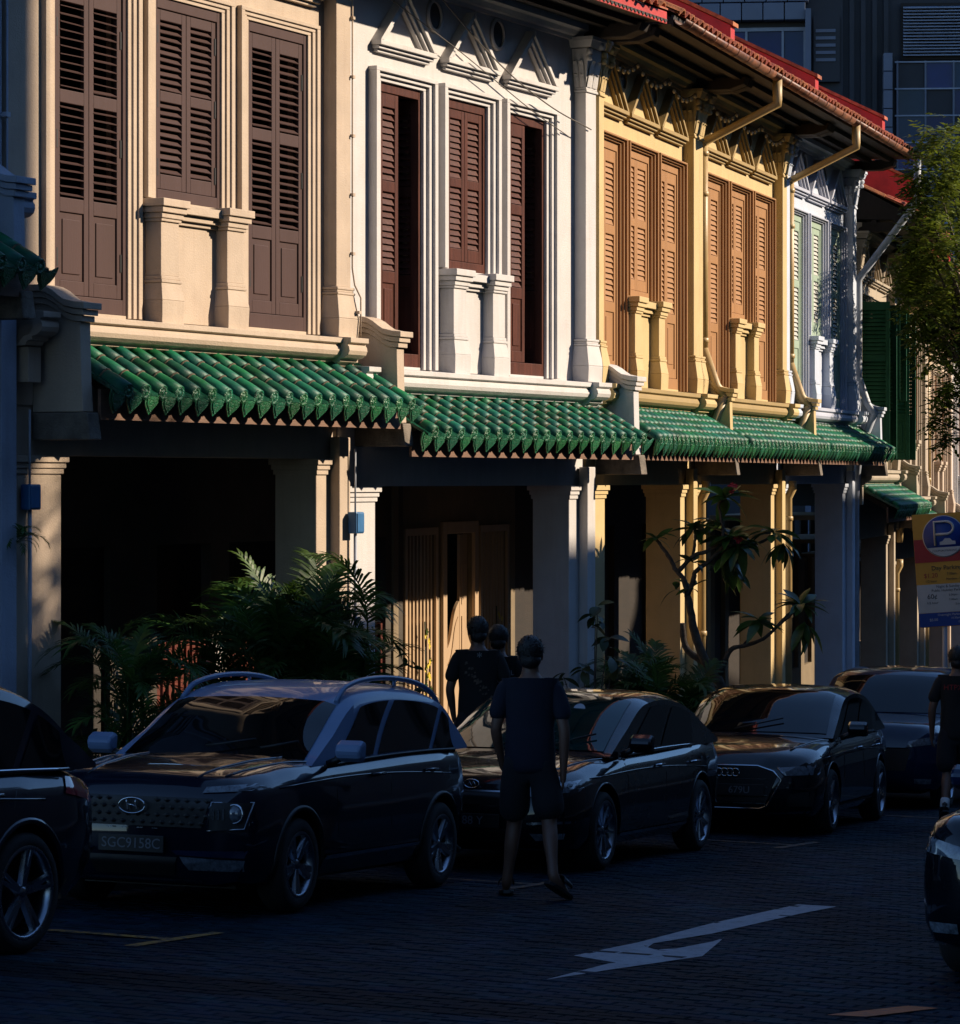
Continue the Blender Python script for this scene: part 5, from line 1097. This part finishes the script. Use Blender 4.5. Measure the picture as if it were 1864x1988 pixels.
person('man seen from behind in navy T-shirt, dark shorts and slide sandals', .37, 22.85, gz(.37, 22.85) + .005, 1.93, R(-4), dict(ell=(-.235, .02, 1.13), wrl=(-.205, .15, .92), elr=(.235, -.03, 1.12), wrr=(.225, .0, .86), knl=(-.11, .10, .50), anl=(-.165, .12, .085), tol=(-.18, .27, .035), knr=(.13, .0, .51), anr=(.165, -.20, .165), tor=(.255, -.09, .055), lean=.03), 'navytee')
def printA(root, tee):
    shirt_text(root, tee, [('*', -.0, 1.42, .10)], M['print'])
    bmt = bmesh.new(); bmt.from_mesh(tee.data); bvh = BVHTree.FromBMesh(bmt); mb = MB()
    for i in range(26):
        t = i / 25; x = -.11 + .20 * t + .02 * math.sin(i*2.1); z = 1.34 - .26 * t + .03 * math.cos(i*1.7); h = bvh.ray_cast(Vector((x, -2, z)), Vector((0, 1, 0)))
        if h[0]: p = h[0] + Vector((0, -.005, 0)); w = rnd.uniform(.006, .016); mb.add([p + Vector((-w, 0, -w)), p + Vector((w, 0, -w*.4)), p + Vector((w*.5, 0, w)), p + Vector((-w*.8, 0, w*.6))], [(0,1,2,3)])
    mb.obj('shirt_print', mat('dull_shirt_print', (.10, .07, .05), .8, .3, 30), tee); bmt.free()
person('man in black T-shirt with faint printed motif on its back', -.02, 28.95, gz(-.02, 28.95) + .16, 1.93, R(6), dict(ell=(-.24, .02, 1.14), wrl=(-.20, .12, .93), elr=(.24, .0, 1.14), wrr=(.22, .10, .92), knl=(-.10, .02, .50), anl=(-.10, .0, .085), tol=(-.11, .15, .03), knr=(.10, .02, .50), anr=(.10, .0, .085), tor=(.12, .15, .03)), 'blacktee', printA)
person('man in black T-shirt lettered OFFICIAL USE ONLY on its back', .175, 29.5, gz(.175, 29.5) + .16, 1.86, R(-10), dict(ell=(-.24, .02, 1.14), wrl=(-.20, .12, .93), elr=(.25, .0, 1.14), wrr=(.24, .06, .90), knl=(-.10, .02, .50), anl=(-.10, .0, .085), tol=(-.11, .15, .03), knr=(.10, .02, .50), anr=(.10, .0, .085), tor=(.12, .15, .03)), 'blacktee', lambda r, t: shirt_text(r, t, [('OFFICIAL', .03, 1.33, .062), ('USE ONLY', .03, 1.262, .062), ('KE', .045, 1.18, .07)], M['print']))
person('man in black T-shirt with red print walking at the frame edge', 5.10, 33.0, gz(5.1, 33.0) + .005, 1.90, R(-8), dict(ell=(-.25, .0, 1.14), wrl=(-.25, .08, .90), elr=(.25, -.03, 1.14), wrr=(.25, -.02, .88), knl=(-.10, -.02, .50), anl=(-.13, -.22, .19), tol=(-.14, -.14, .055), knr=(.11, .12, .50), anr=(.12, .14, .085), tor=(.13, .29, .03)), 'blacktee', lambda r, t: shirt_text(r, t, [('HTPXLA', .0, 1.36, .075)], M['redprint']), shoes='shoe')

# ------------------------------------------------------------------ plants
def frond_mesh(nm, L, droop, m, pairs=22, lw=.028, ll=.36, seed=0, rise=1.0):
    r = random.Random(seed); mb = MB(); pts = []
    for i in range(15):
        t = i / 14; a = R(78) * rise - droop * t ** 1.5; 
        if i == 0: p = Vector((0, 0, 0))
        else: p = pts[-1] + Vector((math.cos(a), 0, math.sin(a))) * L / 14
        pts.append(p)
    mb.tube(pts, [.011 * (1 - .8 * i / 14) for i in range(15)], 5)
    for k in range(pairs):
        t = .18 + .82 * (k + .5) / pairs; f = t * 14; i = min(13, int(f)); p = pts[i].lerp(pts[i+1], f - i); d = (pts[i+1] - pts[i]).normalized(); nrm = Vector((0, 1, 0)); up = d.cross(nrm) * -1
        if up.z < 0: up = -up
        for s in (-1, 1):
            ln = ll * L * (1 - .55 * abs(t - .45) / .55) * r.uniform(.85, 1.1); ang = R(58 - 30 * t) + r.uniform(-.12, .12); dv = (d * math.cos(ang) + nrm * s * math.sin(ang) + up * r.uniform(.15, .45)).normalized()
            sidev = dv.cross(up).normalized() * lw / 2; g = []
            for q in range(4):
                u = q / 3; w = (.5, 1, .75, .05)[q]; c = p + dv * ln * u - Vector((0, 0, 1)) * ln * .38 * u * u; g += [c - sidev * w, c + sidev * w]
            mb.add(g, [(2*q, 2*q+1, 2*q+3, 2*q+2) for q in range(3)], 0, False)
    return mb.mesh(nm, m)
FR = [frond_mesh('frond', L, dr, M['palm'], pr, .034, .36, i) for i, (L, dr, pr) in enumerate(((1.25, 1.2, 26), (1.45, 1.6, 28), (1.1, .8, 24), (1.35, 1.9, 27)))]
def palm(label, x, y, z, n, h, spread, seed, scale=1.0, extra=()):
    r = random.Random(seed); root = thing('areca_palm', label, 'palm', (x, y, z), 0, 'areca palms in front of the pillars')
    for i in range(n):
        a = r.uniform(0, 6.283); rr = r.uniform(.02, spread); bx, by = rr * math.cos(a), rr * math.sin(a); hh = h * r.uniform(.35, 1.0); tx, ty = bx * 1.6, by * 1.6
        s = MB(); s.tube(spline([(bx, by, 0), (bx*1.2, by*1.2, hh*.5), (tx, ty, hh)], 6), [.020, .019, .018, .017, .015, .012], 6); s.obj('stem', M['palm'], root)
        for k in range(r.choice((3, 4, 5))):
            f = link('frond', r.choice(FR), root, (tx, ty, hh - .03), (r.uniform(-.25, .25), r.uniform(-.25, .45), r.uniform(0, 6.283))); q = scale * r.uniform(.65, 1.1); f.scale = (q, q, q)
    for (dx, dy, dz, ry, rz, q) in extra:
        f = link('frond', FR[2], root, (dx, dy, dz), (0, ry, rz)); f.scale = (q, q, q)
    return root
palm('broad dark areca palm clump beside the shaded left pillar', -3.06, 26.75, gz(-3.06, 26.75) + .16, 14, 1.35, .22, 11, .66)
palm('areca palm with one bright frond raised before the dark doorway', -1.86, 29.35, gz(-1.86, 29.35) + .16, 15, 1.55, .32, 5, .88, extra=((-.05, 0, 1.5, -.12, R(150), 1.0), (-.1, 0, 1.25, .2, R(190), .95), (-.2, .1, 1.2, .35, R(175), 1.0)))
palm('dense areca palm clump in front of the lit white pillar', -1.56, 30.2, gz(-1.56, 30.2) + .16, 17, 1.75, .34, 23, .86)
palm('airy areca palm between the white pillar and the frangipani', 2.0, 36.7, gz(2, 36.7) + .16, 10, 1.15, .34, 31, .85)
def leaf_mesh(nm, L, W, m, bend=.25, fold=.25):
    mb = MB(); g = []; pr = (.10, .55, .85, 1.0, .92, .60, .04); n = len(pr)
    for i, w in enumerate(pr):
        t = i / (n - 1); z = -bend * L * t * t; g += [(L*t, -W/2*w, z + fold*W/2*w), (L*t, 0, z), (L*t, W/2*w, z + fold*W/2*w)]
    mb.add(g, [(i*3 + j, i*3 + j + 1, (i+1)*3 + j + 1, (i+1)*3 + j) for i in range(n - 1) for j in range(2)], 0, True); return mb.mesh(nm, m)
FLEAF = [leaf_mesh('leaf', .34, .105, M['frangi'], b) for b in (.15, .35, .6)]
def frangipani():
    Y0 = 37.9; root = thing('frangipani_tree', 'frangipani tree with knobbly bare limbs, leaf whorls and red blossom', 'tree', (2.94, 37.9, gz(2.94, 37.9) + .16), 0); bx, by, bz = root.location
    def q(a, b, dy=0): return Vector(((a*.3111 + 1035.5 - 932) / 6000 * (Y0 + dy) - bx, dy, 3 + (931 - (b*.3111 + 911.2)) / 6000 * (Y0 + dy) - bz))
    base = Vector((0.02, 0, -.05)); lim = []
    def limb(pts, r0, r1, nm='branch'):
        sp = spline(pts, max(6, 4*len(pts))); n = len(sp); m = MB(); m.tube([p + Vector((rnd.uniform(-.006, .006), rnd.uniform(-.006, .006), 0)) for p in sp], [(r0 + (r1 - r0) * i / (n - 1)) * rnd.uniform(.92, 1.1) for i in range(n)], 8); m.obj(nm, M['bark'], root)
    limb([base, q(1180, 1500), q(1170, 1350), q(1095, 1240), q(1020, 1060), q(985, 900), q(962, 790)], .075, .042, 'trunk')
    limb([q(1172, 1370), q(1080, 1220, .1), q(985, 1150, .15), q(940, 1080, .2), q(930, 960, .2)], .055, .035)
    limb([q(962, 795), q(940, 690), q(890, 630), q(850, 550), q(805, 490), q(770, 440)], .036, .018); limb([q(965, 780), q(1000, 690), q(1015, 635), q(1110, 560), q(1190, 480)], .036, .022)
    limb([q(900, 640), q(1000, 540), q(1060, 520), q(1130, 490), q(1215, 430)], .028, .020); limb([q(1000, 545), q(1005, 470), q(1015, 395)], .02, .016); limb([q(1190, 480), q(1180, 350), q(1160, 220), q(1200, 180)], .022, .016)
    limb([q(1215, 440), q(1300, 480), q(1390, 465), q(1480, 425)], .022, .016); limb([q(1160, 1280), q(1230, 1130, -.1), q(1320, 1100, -.15), q(1430, 1060, -.2), q(1530, 975, -.2), q(1640, 880, -.2)], .034, .016); limb([q(1300, 1108, -.1), q(1360, 1040, -.15), q(1415, 960, -.2)], .018, .012); limb([q(1500, 1005, -.2), q(1580, 915, -.1), q(1660, 860, -.1)], .018, .014)
    def whorl(a, b, n, s, dy=0, down=0.0):
        c = q(a, b, dy)
        for i in range(n):
            az = 6.283 * i / n + rnd.uniform(-.25, .25); el = rnd.uniform(-.35, .75) - down; f = link('leaf', rnd.choice(FLEAF), root, c + Vector((0, 0, rnd.uniform(-.02, .02))), (rnd.uniform(-.5, .5), -el, az)); k = s * rnd.uniform(.75, 1.15); f.scale = (k, k*rnd.uniform(.9, 1.2), k)
    for w in ((765, 430, 12, .75), (1010, 370, 16, 1.0), (1195, 175, 16, 1.05), (1140, 330, 9, .9, .1), (1225, 420, 18, 1.1), (1270, 470, 14, 1.1, -.1, .5), (1200, 540, 12, 1.1, 0, .9), (1320, 440, 12, .95), (1500, 400, 16, 1.05), (1560, 470, 10, 1.0, .05, .8), (1410, 945, 14, 1.05, -.2), (1665, 850, 16, 1.0, -.15), (1690, 960, 9, 1.05, -.1, .9), (980, 740, 5, .8), (890, 745, 4, .7), (1000, 580, 5, .7), (1250, 620, 8, 1.0, .1, 1.0)): whorl(*w)
    for (a, b, n) in ((1275, 425, 9), (1245, 112, 5)):
        for i in range(n):
            f = MB(); c = q(a + rnd.uniform(-22, 22), b + rnd.uniform(-28, 28), -.12)
            for k in range(5):
                az = 6.283*k/5; d = Vector((math.cos(az), 0, math.sin(az))); t = Vector((-math.sin(az), 0, math.cos(az))); f.add([c, c + d*.02 + t*.013, c + d*.036 + Vector((0, -.01, 0)), c + d*.02 - t*.013], [(0,1,2,3)])
            f.obj('blossom', M['flower'], root)
frangipani()
def shrub(label, x, y, z, spots, s, m, group=None):
    root = thing('shrub', label, 'shrub', (x, y, z), 0, group); lm = [leaf_mesh('leaf', .20, .12, m, b, .2) for b in (.3, .6)]
    for (dx, dz) in spots:
        dy = rnd.uniform(-.12, .12); st = MB(); st.tube(spline([(0, 0, 0), (dx*.35, dy*.5, dz*.5), (dx, dy, dz)], 6), [.010, .009, .008, .007, .006, .004], 5); st.obj('stem', M['bark'], root)
        for i in range(6):
            f = link('leaf', rnd.choice(lm), root, (dx + rnd.uniform(-.04, .04), dy, dz + rnd.uniform(-.10, .05)), (rnd.uniform(-.6, .6), rnd.uniform(-.5, .7), rnd.uniform(0, 6.28))); k = s * rnd.uniform(.6, 1.1); f.scale = (k, k, k)
shrub('thin shrub with round leaves before the shaded white pillar', 1.22, 33.3, gz(1.22, 33.3) + .16, ((-.32, 1.33), (-.12, 1.45), (.02, 1.95), (.16, 1.72), (.22, 1.5), (-.05, 1.2), (.05, 2.05), (.1, 1.15)), 1.0, M['darkleaf'])
shrub('small leafy shrub beside the lit window grille', -.74, 29.8, gz(-.74, 29.8) + .16, ((-.1, 1.3), (.05, 1.5), (.15, 1.25), (-.2, 1.1), (.1, .95), (.22, 1.0), (-.05, .8)), .7, M['darkleaf'])
def bush(label, x, y, z, r, n, m, name='shrub'):
    root = thing(name, label, 'shrub', (x, y, z), 0); st = MB()
    for i in range(7): st.tube([(0, 0, 0), (rnd.uniform(-r, r)*.6, rnd.uniform(-r, r)*.5, r*rnd.uniform(.8, 1.5))], [.018, .006], 5)
    st.obj('stem', M['bark'], root); lf = MB()
    for i in range(n):
        d = Vector((rnd.gauss(0, 1), rnd.gauss(0, 1), rnd.gauss(0, 1))).normalized() * r * rnd.uniform(.55, 1.05) * (1 + .25 * noise.noise(Vector((i*.01, 0, 0)))); c = Vector((d.x, d.y*.8, d.z*.8 + r*.95)); a = Vector((rnd.uniform(-1, 1), rnd.uniform(-1, 1), rnd.uniform(-.6, 1))).normalized(); b = a.orthogonal().normalized(); b = Matrix.Rotation(rnd.uniform(0, 6.28), 3, a) @ b; k = rnd.uniform(.03, .06)
        lf.add([c - a*k, c + b*k*.45, c + a*k, c - b*k*.45], [(0,1,2,3)])
    tag(lf.obj('foliage', m, root), kind='stuff')
bush('dark rounded bush at the foot of the frangipani', 2.48, 37.2, gz(2.5, 37.2) + .16, .62, 1500, M['darkleaf']); bush('low dark bush behind the sedan, right of the frangipani trunk', 3.15, 38.0, gz(3.1, 38.0) + .16, .48, 900, M['darkleaf'])
bush('low dark bush under the palm by the left pillar', -3.05, 26.9, gz(-3.05, 26.9) + .16, .55, 1100, M['darkleaf']); bush('dark red flecked bush between the palms', -1.75, 29.5, gz(-1.75, 29.5) + .16, .62, 1200, M['darkleaf'])
def wall_fern():
    p = FA.pt(2.95, .06); root = thing('wall_fern', 'small fern growing out of the shaded wall beside the meter box', 'fern', (p.x, p.y, 2.45), FA.rz)
    for i in range(9):
        f = link('frond', FR[3], root, (0, 0, 0), (rnd.uniform(-.3, .3), rnd.uniform(.0, .9), R(-90) + rnd.uniform(-1.3, 1.3))); k = rnd.uniform(.16, .27); f.scale = (k, k, k)
wall_fern()
def street_tree(label, x, y, h, clumps, seed, trunk_r=.13, leafn=300, ls=.075):
    r = random.Random(seed); z = gz(x, y) + .1; root = thing('street_tree', label, 'tree', (x, y, z), 0); t = MB(); fork = Vector((0, 0, h))
    t.tube(spline([(0, 0, -.2), (.05, .02, h*.5), (0, 0, h)], 8), [trunk_r * (1.15 - .4 * i / 7) for i in range(8)], 10)
    for (cx, cy, cz, cr) in clumps:
        c = Vector((cx, cy, cz - z)); t.tube(spline([fork - Vector((0, 0, .15)), fork.lerp(c, .5) + Vector((0, 0, .15)), c], 6), [trunk_r*.5, trunk_r*.4, trunk_r*.3, trunk_r*.22, trunk_r*.15, .008], 6)
    t.obj('trunk', M['bark'], root); lf = MB()
    for (cx, cy, cz, cr) in clumps:
        c = Vector((cx, cy, cz - z)); n = int(leafn * cr / .7)
        for k in range(n):
            d = Vector((r.gauss(0, 1), r.gauss(0, 1), r.gauss(0, .75))); d = d.normalized() * cr * r.random() ** .45; b = c + d * (1 + .35 * noise.noise(d * 2.3 + Vector((seed, cx, cz))))
            # a spray of leaflets
            ax_ = (d.normalized() + Vector((r.uniform(-.8, .8), r.uniform(-.8, .8), r.uniform(-.9, .3)))).normalized(); sv = ax_.cross(Vector((0, 0, 1))); sv = sv.normalized() if sv.length > .01 else Vector((1, 0, 0))
            for q in range(4):
                for s in (-1, 1):
                    p = b + ax_ * q * ls * .55; dv = (sv * s + ax_ * .6 + Vector((0, 0, r.uniform(-.4, .15)))).normalized() * ls * r.uniform(.8, 1.15); w = dv.cross(Vector((r.uniform(-.4, .4), r.uniform(-.4, .4), 1))).normalized() * ls * .20
                    lf.add([p, p + dv*.5 + w, p + dv, p + dv*.5 - w], [(0,1,2,3)])
    cr_ = lf.obj('crown', M['treeleaf'], root); return root
def tp(px, py, Y, X0, Y0): return ((px - 932) / 6000 * Y - X0, Y - Y0, 3 + (931 - py) / 6000 * Y)
TX, TY = 9.0, 51.6
cl = [(*tp(px, py, TY + dy, TX, TY), rr) for px, py, dy, rr in ((1838, 275, .3, .42), (1812, 330, 0, .45), (1850, 380, .8, .55), (1800, 400, -.2, .28), (1842, 480, -.4, .55), (1796, 470, 0, .34), (1775, 520, .4, .28), (1760, 548, 0, .16), (1825, 560, .6, .5), (1795, 590, -.3, .34), (1850, 640, 0, .5), (1815, 680, .7, .30), (1790, 640, .3, .20), (1853, 740, -.4, .30), (1830, 780, .2, .14), (1846, 850, 0, .18), (1815, 815, .1, .08), (1900, 300, 3.2, .7), (1920, 430, 3.0, .8), (1910, 560, .9, .7), (1925, 720, 0, .5), (1960, 600, 0, .9), (1960, 360, 3.5, .8), (1780, 365, 0, .12))]
street_tree('street tree with sunlit yellow green crown at the right edge', TX, TY, 4.6, cl, 3, .14, 170, .15)
# the tree across the road that dapples the near pillar
q = FA.pt(12.6, 12.2); street_tree('slim street tree on the far pavement', q.x, q.y, 7.4, [(dx, dy, 9.4 + dz, rr) for dx, dy, dz, rr in ((0, 0, .6, .45), (.3, .4, .15, .35), (-.3, -.4, .2, .35), (.1, -.2, -.5, .35), (-.2, .3, -.35, .3), (0, .1, -1.05, .3), (.2, -.5, -.9, .25), (-.1, -.1, 1.3, .4))], 9, .08, 110, .12)

# ------------------------------------------------------------------ street furniture and small things on the walls
def sign():
    X, Y = 6.32, 42.0; z = gz(X, Y) + .16; root = thing('parking_sign', 'parking sign with blue P disc above yellow, white and blue rate panels', 'sign', (X, Y, z), R(-6)); u = .007   # metres per photo pixel here
    Z = lambda py: 3 + (931 - py) * Y / 6000 - z; W0, W1 = -.40, .40
    po = MB(); po.tube([(0, .05, 0), (0, .05, Z(1000))], .035, 12); po.obj('post', M['pipegrey'], root)
    pn = bpy.data.objects.new('sign_board', None)
    def plate_(nm, x0, x1, za, zb, m, y=0, t=.012, par=None): b = MB(); b.box(x0, x1, y - t, y, za, zb); return b.obj(nm, m, par or brd)
    brd = MB(); brd.box(W0, W1, -.004, .012, Z(1216), Z(996)); bpy.data.objects.remove(pn); brd = brd.obj('sign_board', M['signyellow'], root, (0, 0, 0), (0, R(-4), 0))
    zc = Z(1100); brd.location = (zc * math.sin(R(4)), 0, zc - zc * math.cos(R(4)))
    plate_('red_panel', W0 + .002, W1 - .002, Z(1090), Z(1045), M['signred'], -.005, .006); s = Matrix.Translation((.01, -.012, Z(1041))) @ Matrix.Rotation(R(90), 4, 'X')
    d = MB(); d.lathe([(0, .004), (.285, .004), (.285, -.002)], 40, s); d.obj('disc', M['signwhite'], brd); d = MB(); d.lathe([(0, .008), (.275, .008), (.275, .002)], 40, s); d.obj('disc_face', M['signblue'], brd)
    seg = [(math.cos(t)*.27, math.sin(t)*.27) for t in [R(213) + R(114) * i / 20 for i in range(21)]]; d = MB(); d.prism([(.01 + a, Z(1041) + b) for a, b in seg], -.024, -.0215, 'y'); d.obj('disc_foot', M['signwhite'], brd)
    p = MB(); zz = Z(1041); p.tube([(-.11, -.024, zz - .12), (-.11, -.024, zz + .20), (.05, -.024, zz + .20)] + [(.05 + .095*math.cos(t), -.024, zz + .115 + .085*math.sin(t)) for t in [R(90) - R(180)*i/10 for i in range(11)]] + [(-.11, -.024, zz + .03)], .020, 6); p.obj('letter_p', M['signwhite'], brd)
    c = MB(); c.prism([(-.05, zz - .115), (-.05, zz - .075), (-.01, zz - .065), (.02, zz - .03), (.09, zz - .03), (.12, zz - .065), (.16, zz - .07), (.165, zz - .115)], -.028, -.0215, 'y'); c.obj('car_symbol', M['signwhite'], brd)
    rx = (R(90), 0, 0); text('lettering', 'COUPON PARKING', .038, M['ink'], brd, (.01, -.025, zz - .195), rx, .001)
    plate_('white_panel', W0 + .002, W1 - .002, Z(1188), Z(1133), M['signwhite'], -.005, .006); plate_('blue_panel', W0 + .002, W1 - .002, Z(1215), Z(1188.5), M['signblue'], -.005, .006)
    for s_, sz, x, py, al, m in (('Day Parking', .085, .02, 1102, 'CENTER', 'ink'), ('$1.20', .085, -.20, 1116, 'CENTER', 'signred'), ('1/2 hour', .045, -.20, 1127, 'CENTER', 'ink'), ('7.00am - 5.00pm', .045, .17, 1114, 'CENTER', 'ink'), ('Mondays - Saturdays', .040, .17, 1124, 'CENTER', 'ink'), ('Night & Sunday', .050, .02, 1138, 'CENTER', 'ink'), ('Public Holiday Parking', .050, .02, 1145.5, 'CENTER', 'ink'), ('60¢', .095, -.20, 1157, 'CENTER', 'ink'), ('1/2 hour', .045, -.20, 1169, 'CENTER', 'ink'), ('5.00pm - 10.30pm', .040, .17, 1155, 'CENTER', 'ink'), ('7.00am - 10.30pm', .040, .17, 1164, 'CENTER', 'ink'), ('Sundays', .040, .17, 1173, 'CENTER', 'ink'), ('Overnight Parking', .045, .02, 1193, 'CENTER', 'signwhite'), ('$5.00', .050, -.20, 1202, 'CENTER', 'signwhite'), ('10.30pm - 7.00am', .038, .17, 1200, 'CENTER', 'signwhite'), ('Daily', .038, .17, 1208, 'CENTER', 'signwhite')):
        text('lettering', s_, sz, M[m], brd, (x, -.0125, Z(py)), rx, .001)
sign()
def meter_box(fr, s, o, z, label):
    p = fr.pt(s, o); root = thing('meter_box', label, 'box', (p.x, p.y, z), fr.rz, 'blue meter boxes on the pillars'); b = MB(); b.box(-.085, .085, -.10, 0, -.11, .11); bo = b.obj('case', M['bluebox'], root, bevel=.012); b = MB(); b.box(-.07, .07, -.108, -.10, -.095, .095); b.obj('lid', M['bluebox'], root, bevel=.006); b = MB(); b.tube([(0, -.04, -.11), (0, -.04, -2.2)], .018, 8); b.tube([(0, -.04, .11), (0, -.04, .75)], .010, 8); b.obj('conduit', M['pipegrey'], root)
meter_box(FA, 3.18, .02, 2.85, 'blue meter box on the shaded wall at the left edge'); meter_box(FA, 8.80, .135, 2.56, 'blue meter box on the sunlit pillar between cream and white houses')
for i, (s, r, z0, z1) in enumerate(((1.9, .022, -1.5, 3.9), (2.25, .015, -1.5, 5.2), (2.55, .03, -1.2, 4.0), (2.72, .012, -1.2, 8.2), (2.86, .010, 1.2, 8.2))):
    b = MB(); x = s + 3.3; b.tube([(x, -.05, z0), (x, -.05, z1)], r, 8)
    c = b.obj('conduit', M['oldwhite'], H0)
    for k in range(5): d = MB(); zz = z0 + (z1 - z0) * (k + .5) / 5; d.box(x - r - .018, x + r + .018, -.05 - r - .006, -.0, zz - .02, zz + .02); d.obj('clip', M['pipegrey'], c)
b = MB(); b.tube([(5.815, -.162, 7.95), (5.812, -.162, 5.15), (5.83, -.18, 4.98), (5.85, -.24, 4.85), (5.85, -.24, 4.46)], .010, 6); c = b.obj('conduit', M['cream'], H1)
for z in (7.7, 7.1, 6.5, 5.9, 5.3, 4.7): d = MB(); d.box(5.79, 5.835, -.185 if z > 5 else -.255, -.15, z - .015, z + .015); d.obj('clip', M['cream'], c)
def cable(label, pts, r=.008, name='cable'):
    b = MB(); b.tube(spline(pts, 30), r, 5); return tag(b.obj(name, M['cable']), label, 'cable', 'slack cables across the white house')
zt = lambda px, py, o: (lambda s: FA.pt(s[0], o, 3 + (931 - py) * s[1] / 6000))(((lambda r: ((r * (FA.org[1] + FA.w[1]*o) - FA.org[0] - FA.w[0]*o) / (FA.u[0] - r*FA.u[1])))((px - 932) / 6000), 0))
def wl(s, z, o): return FA.pt(s, o, z)
b = MB(); b.box(1.44, 1.60, 2.33, 2.45, -1.0, 1.2); b.obj('post', M['white'], H2)
cable('thin slack cable crossing the three gables of the white house', [wl(10.2, 8.32, .25), wl(11.3, 7.90, .22), wl(12.4, 7.55, .2), wl(13.5, 7.30, .2), wl(14.65, 7.16, .18)]); cable('thin cable draped below the gables to the corner pilaster of the white house', [wl(9.4, 8.05, .16), wl(11.0, 7.72, .15), wl(12.0, 7.48, .15), wl(13.1, 7.22, .14), wl(14.12, 7.02, .14)], .006)
def string_lights(label, fr, s0, s1, z):
    p = fr.pt(s0); root = thing('string_lights', label, 'string lights', (p.x, p.y, 0), fr.rz, 'strings of bulbs over the yellow gables'); pts = [Vector((s1 * t, -.20, z - .16 * abs(math.sin(t * math.pi * 3)))) for t in [i / 60 for i in range(61)]]; pts = [Vector(((s1 - s0) * i / 60, -.20, z - .16 * abs(math.sin(i / 60 * math.pi * 3)))) for i in range(61)]
    b = MB(); b.tube(pts, .005, 4); b.obj('cord', M['cable'], root); me = MB(); ellipsoid(me, (0, 0, -.035), (.026, .026, .034), 8); me = me.mesh('bulb', M['bulb'])
    for i in range(2, 60, 3): link('bulb', me, root, pts[i])
string_lights('string of clear bulbs across the gables next to the white house', FB, .1, 4.7, 8.20); string_lights('string of clear bulbs across the gables between the downpipes', FB, 5.5, 10.3, 8.20)
def garland(label, s, z):
    p = FB.pt(s, -2.40); root = thing('flower_garland', label, 'flowers', (p.x, p.y, z), FB.rz, 'yellow flower garlands on the window grilles'); b = MB(); b.tube([(0, -.02, .0), (0.01, -.03, -.6), (0, -.02, -1.3)], .008, 5); b.obj('stem', M['darkleaf'], root)
    for i in range(26):
        f = MB(); c = Vector((rnd.uniform(-.07, .07), rnd.uniform(-.09, -.02), -rnd.uniform(0, 1.2)))
        for k in range(5): a = 6.283*k/5; d = Vector((math.cos(a), -.3, math.sin(a))); t = Vector((-math.sin(a), 0, math.cos(a))); f.add([c, c + d*.025 + t*.018, c + d*.048, c + d*.025 - t*.018], [(0,1,2,3)])
        f.obj('blossom' if i % 3 else 'leaf', M['yellowflower'] if i % 3 else M['frangi'], root)
garland('yellow blossom garland on the grille left of the swing gate', .95, 1.22); garland('yellow blossom garland on the grille right of the swing gate', 3.95, 1.3)
p = FB.pt(8.2, -2.40); t = thing('notice_board', 'tall pale board with red marks lit at the back of the walkway', 'notice board', (p.x, p.y, 0), FB.rz); b = MB(); b.box(-.06, .24, -.04, 0, -1.2, 2.2); b.obj('board', M['white'], t)
for i in range(9): b = MB(); b.box(.12, .20, -.044, -.0405, 1.2 - i*.26, 1.32 - i*.26); b.obj('red_mark', M['redprint'], t)
p = FB.pt(7.9, -2.40)
for i, (s, z, w, h) in enumerate(((7.35, 1.75, .45, .75), (7.5, .9, .35, .4))):
    p = FB.pt(s, -2.41, z); b = MB(); b.box(-w/2, w/2, -.012, 0, -h/2, h/2); o = b.obj('poster', M['poster'], None, (p.x, p.y, p.z), (0, 0, FB.rz)); tag(o, ['larger red and orange poster in the dim walkway', 'smaller orange poster low in the dim walkway'][i], 'poster')
p = FB.pt(10.35, -.0); b = MB(); b.box(-.01, .0, .12, .30, .30, .44); o = b.obj('name_plate', M['ink'], None, (p.x - .08, p.y + .03, 0), (0, 0, FB.rz)); tag(o, 'small dark plaque on the side of the yellow pillar', 'plaque')
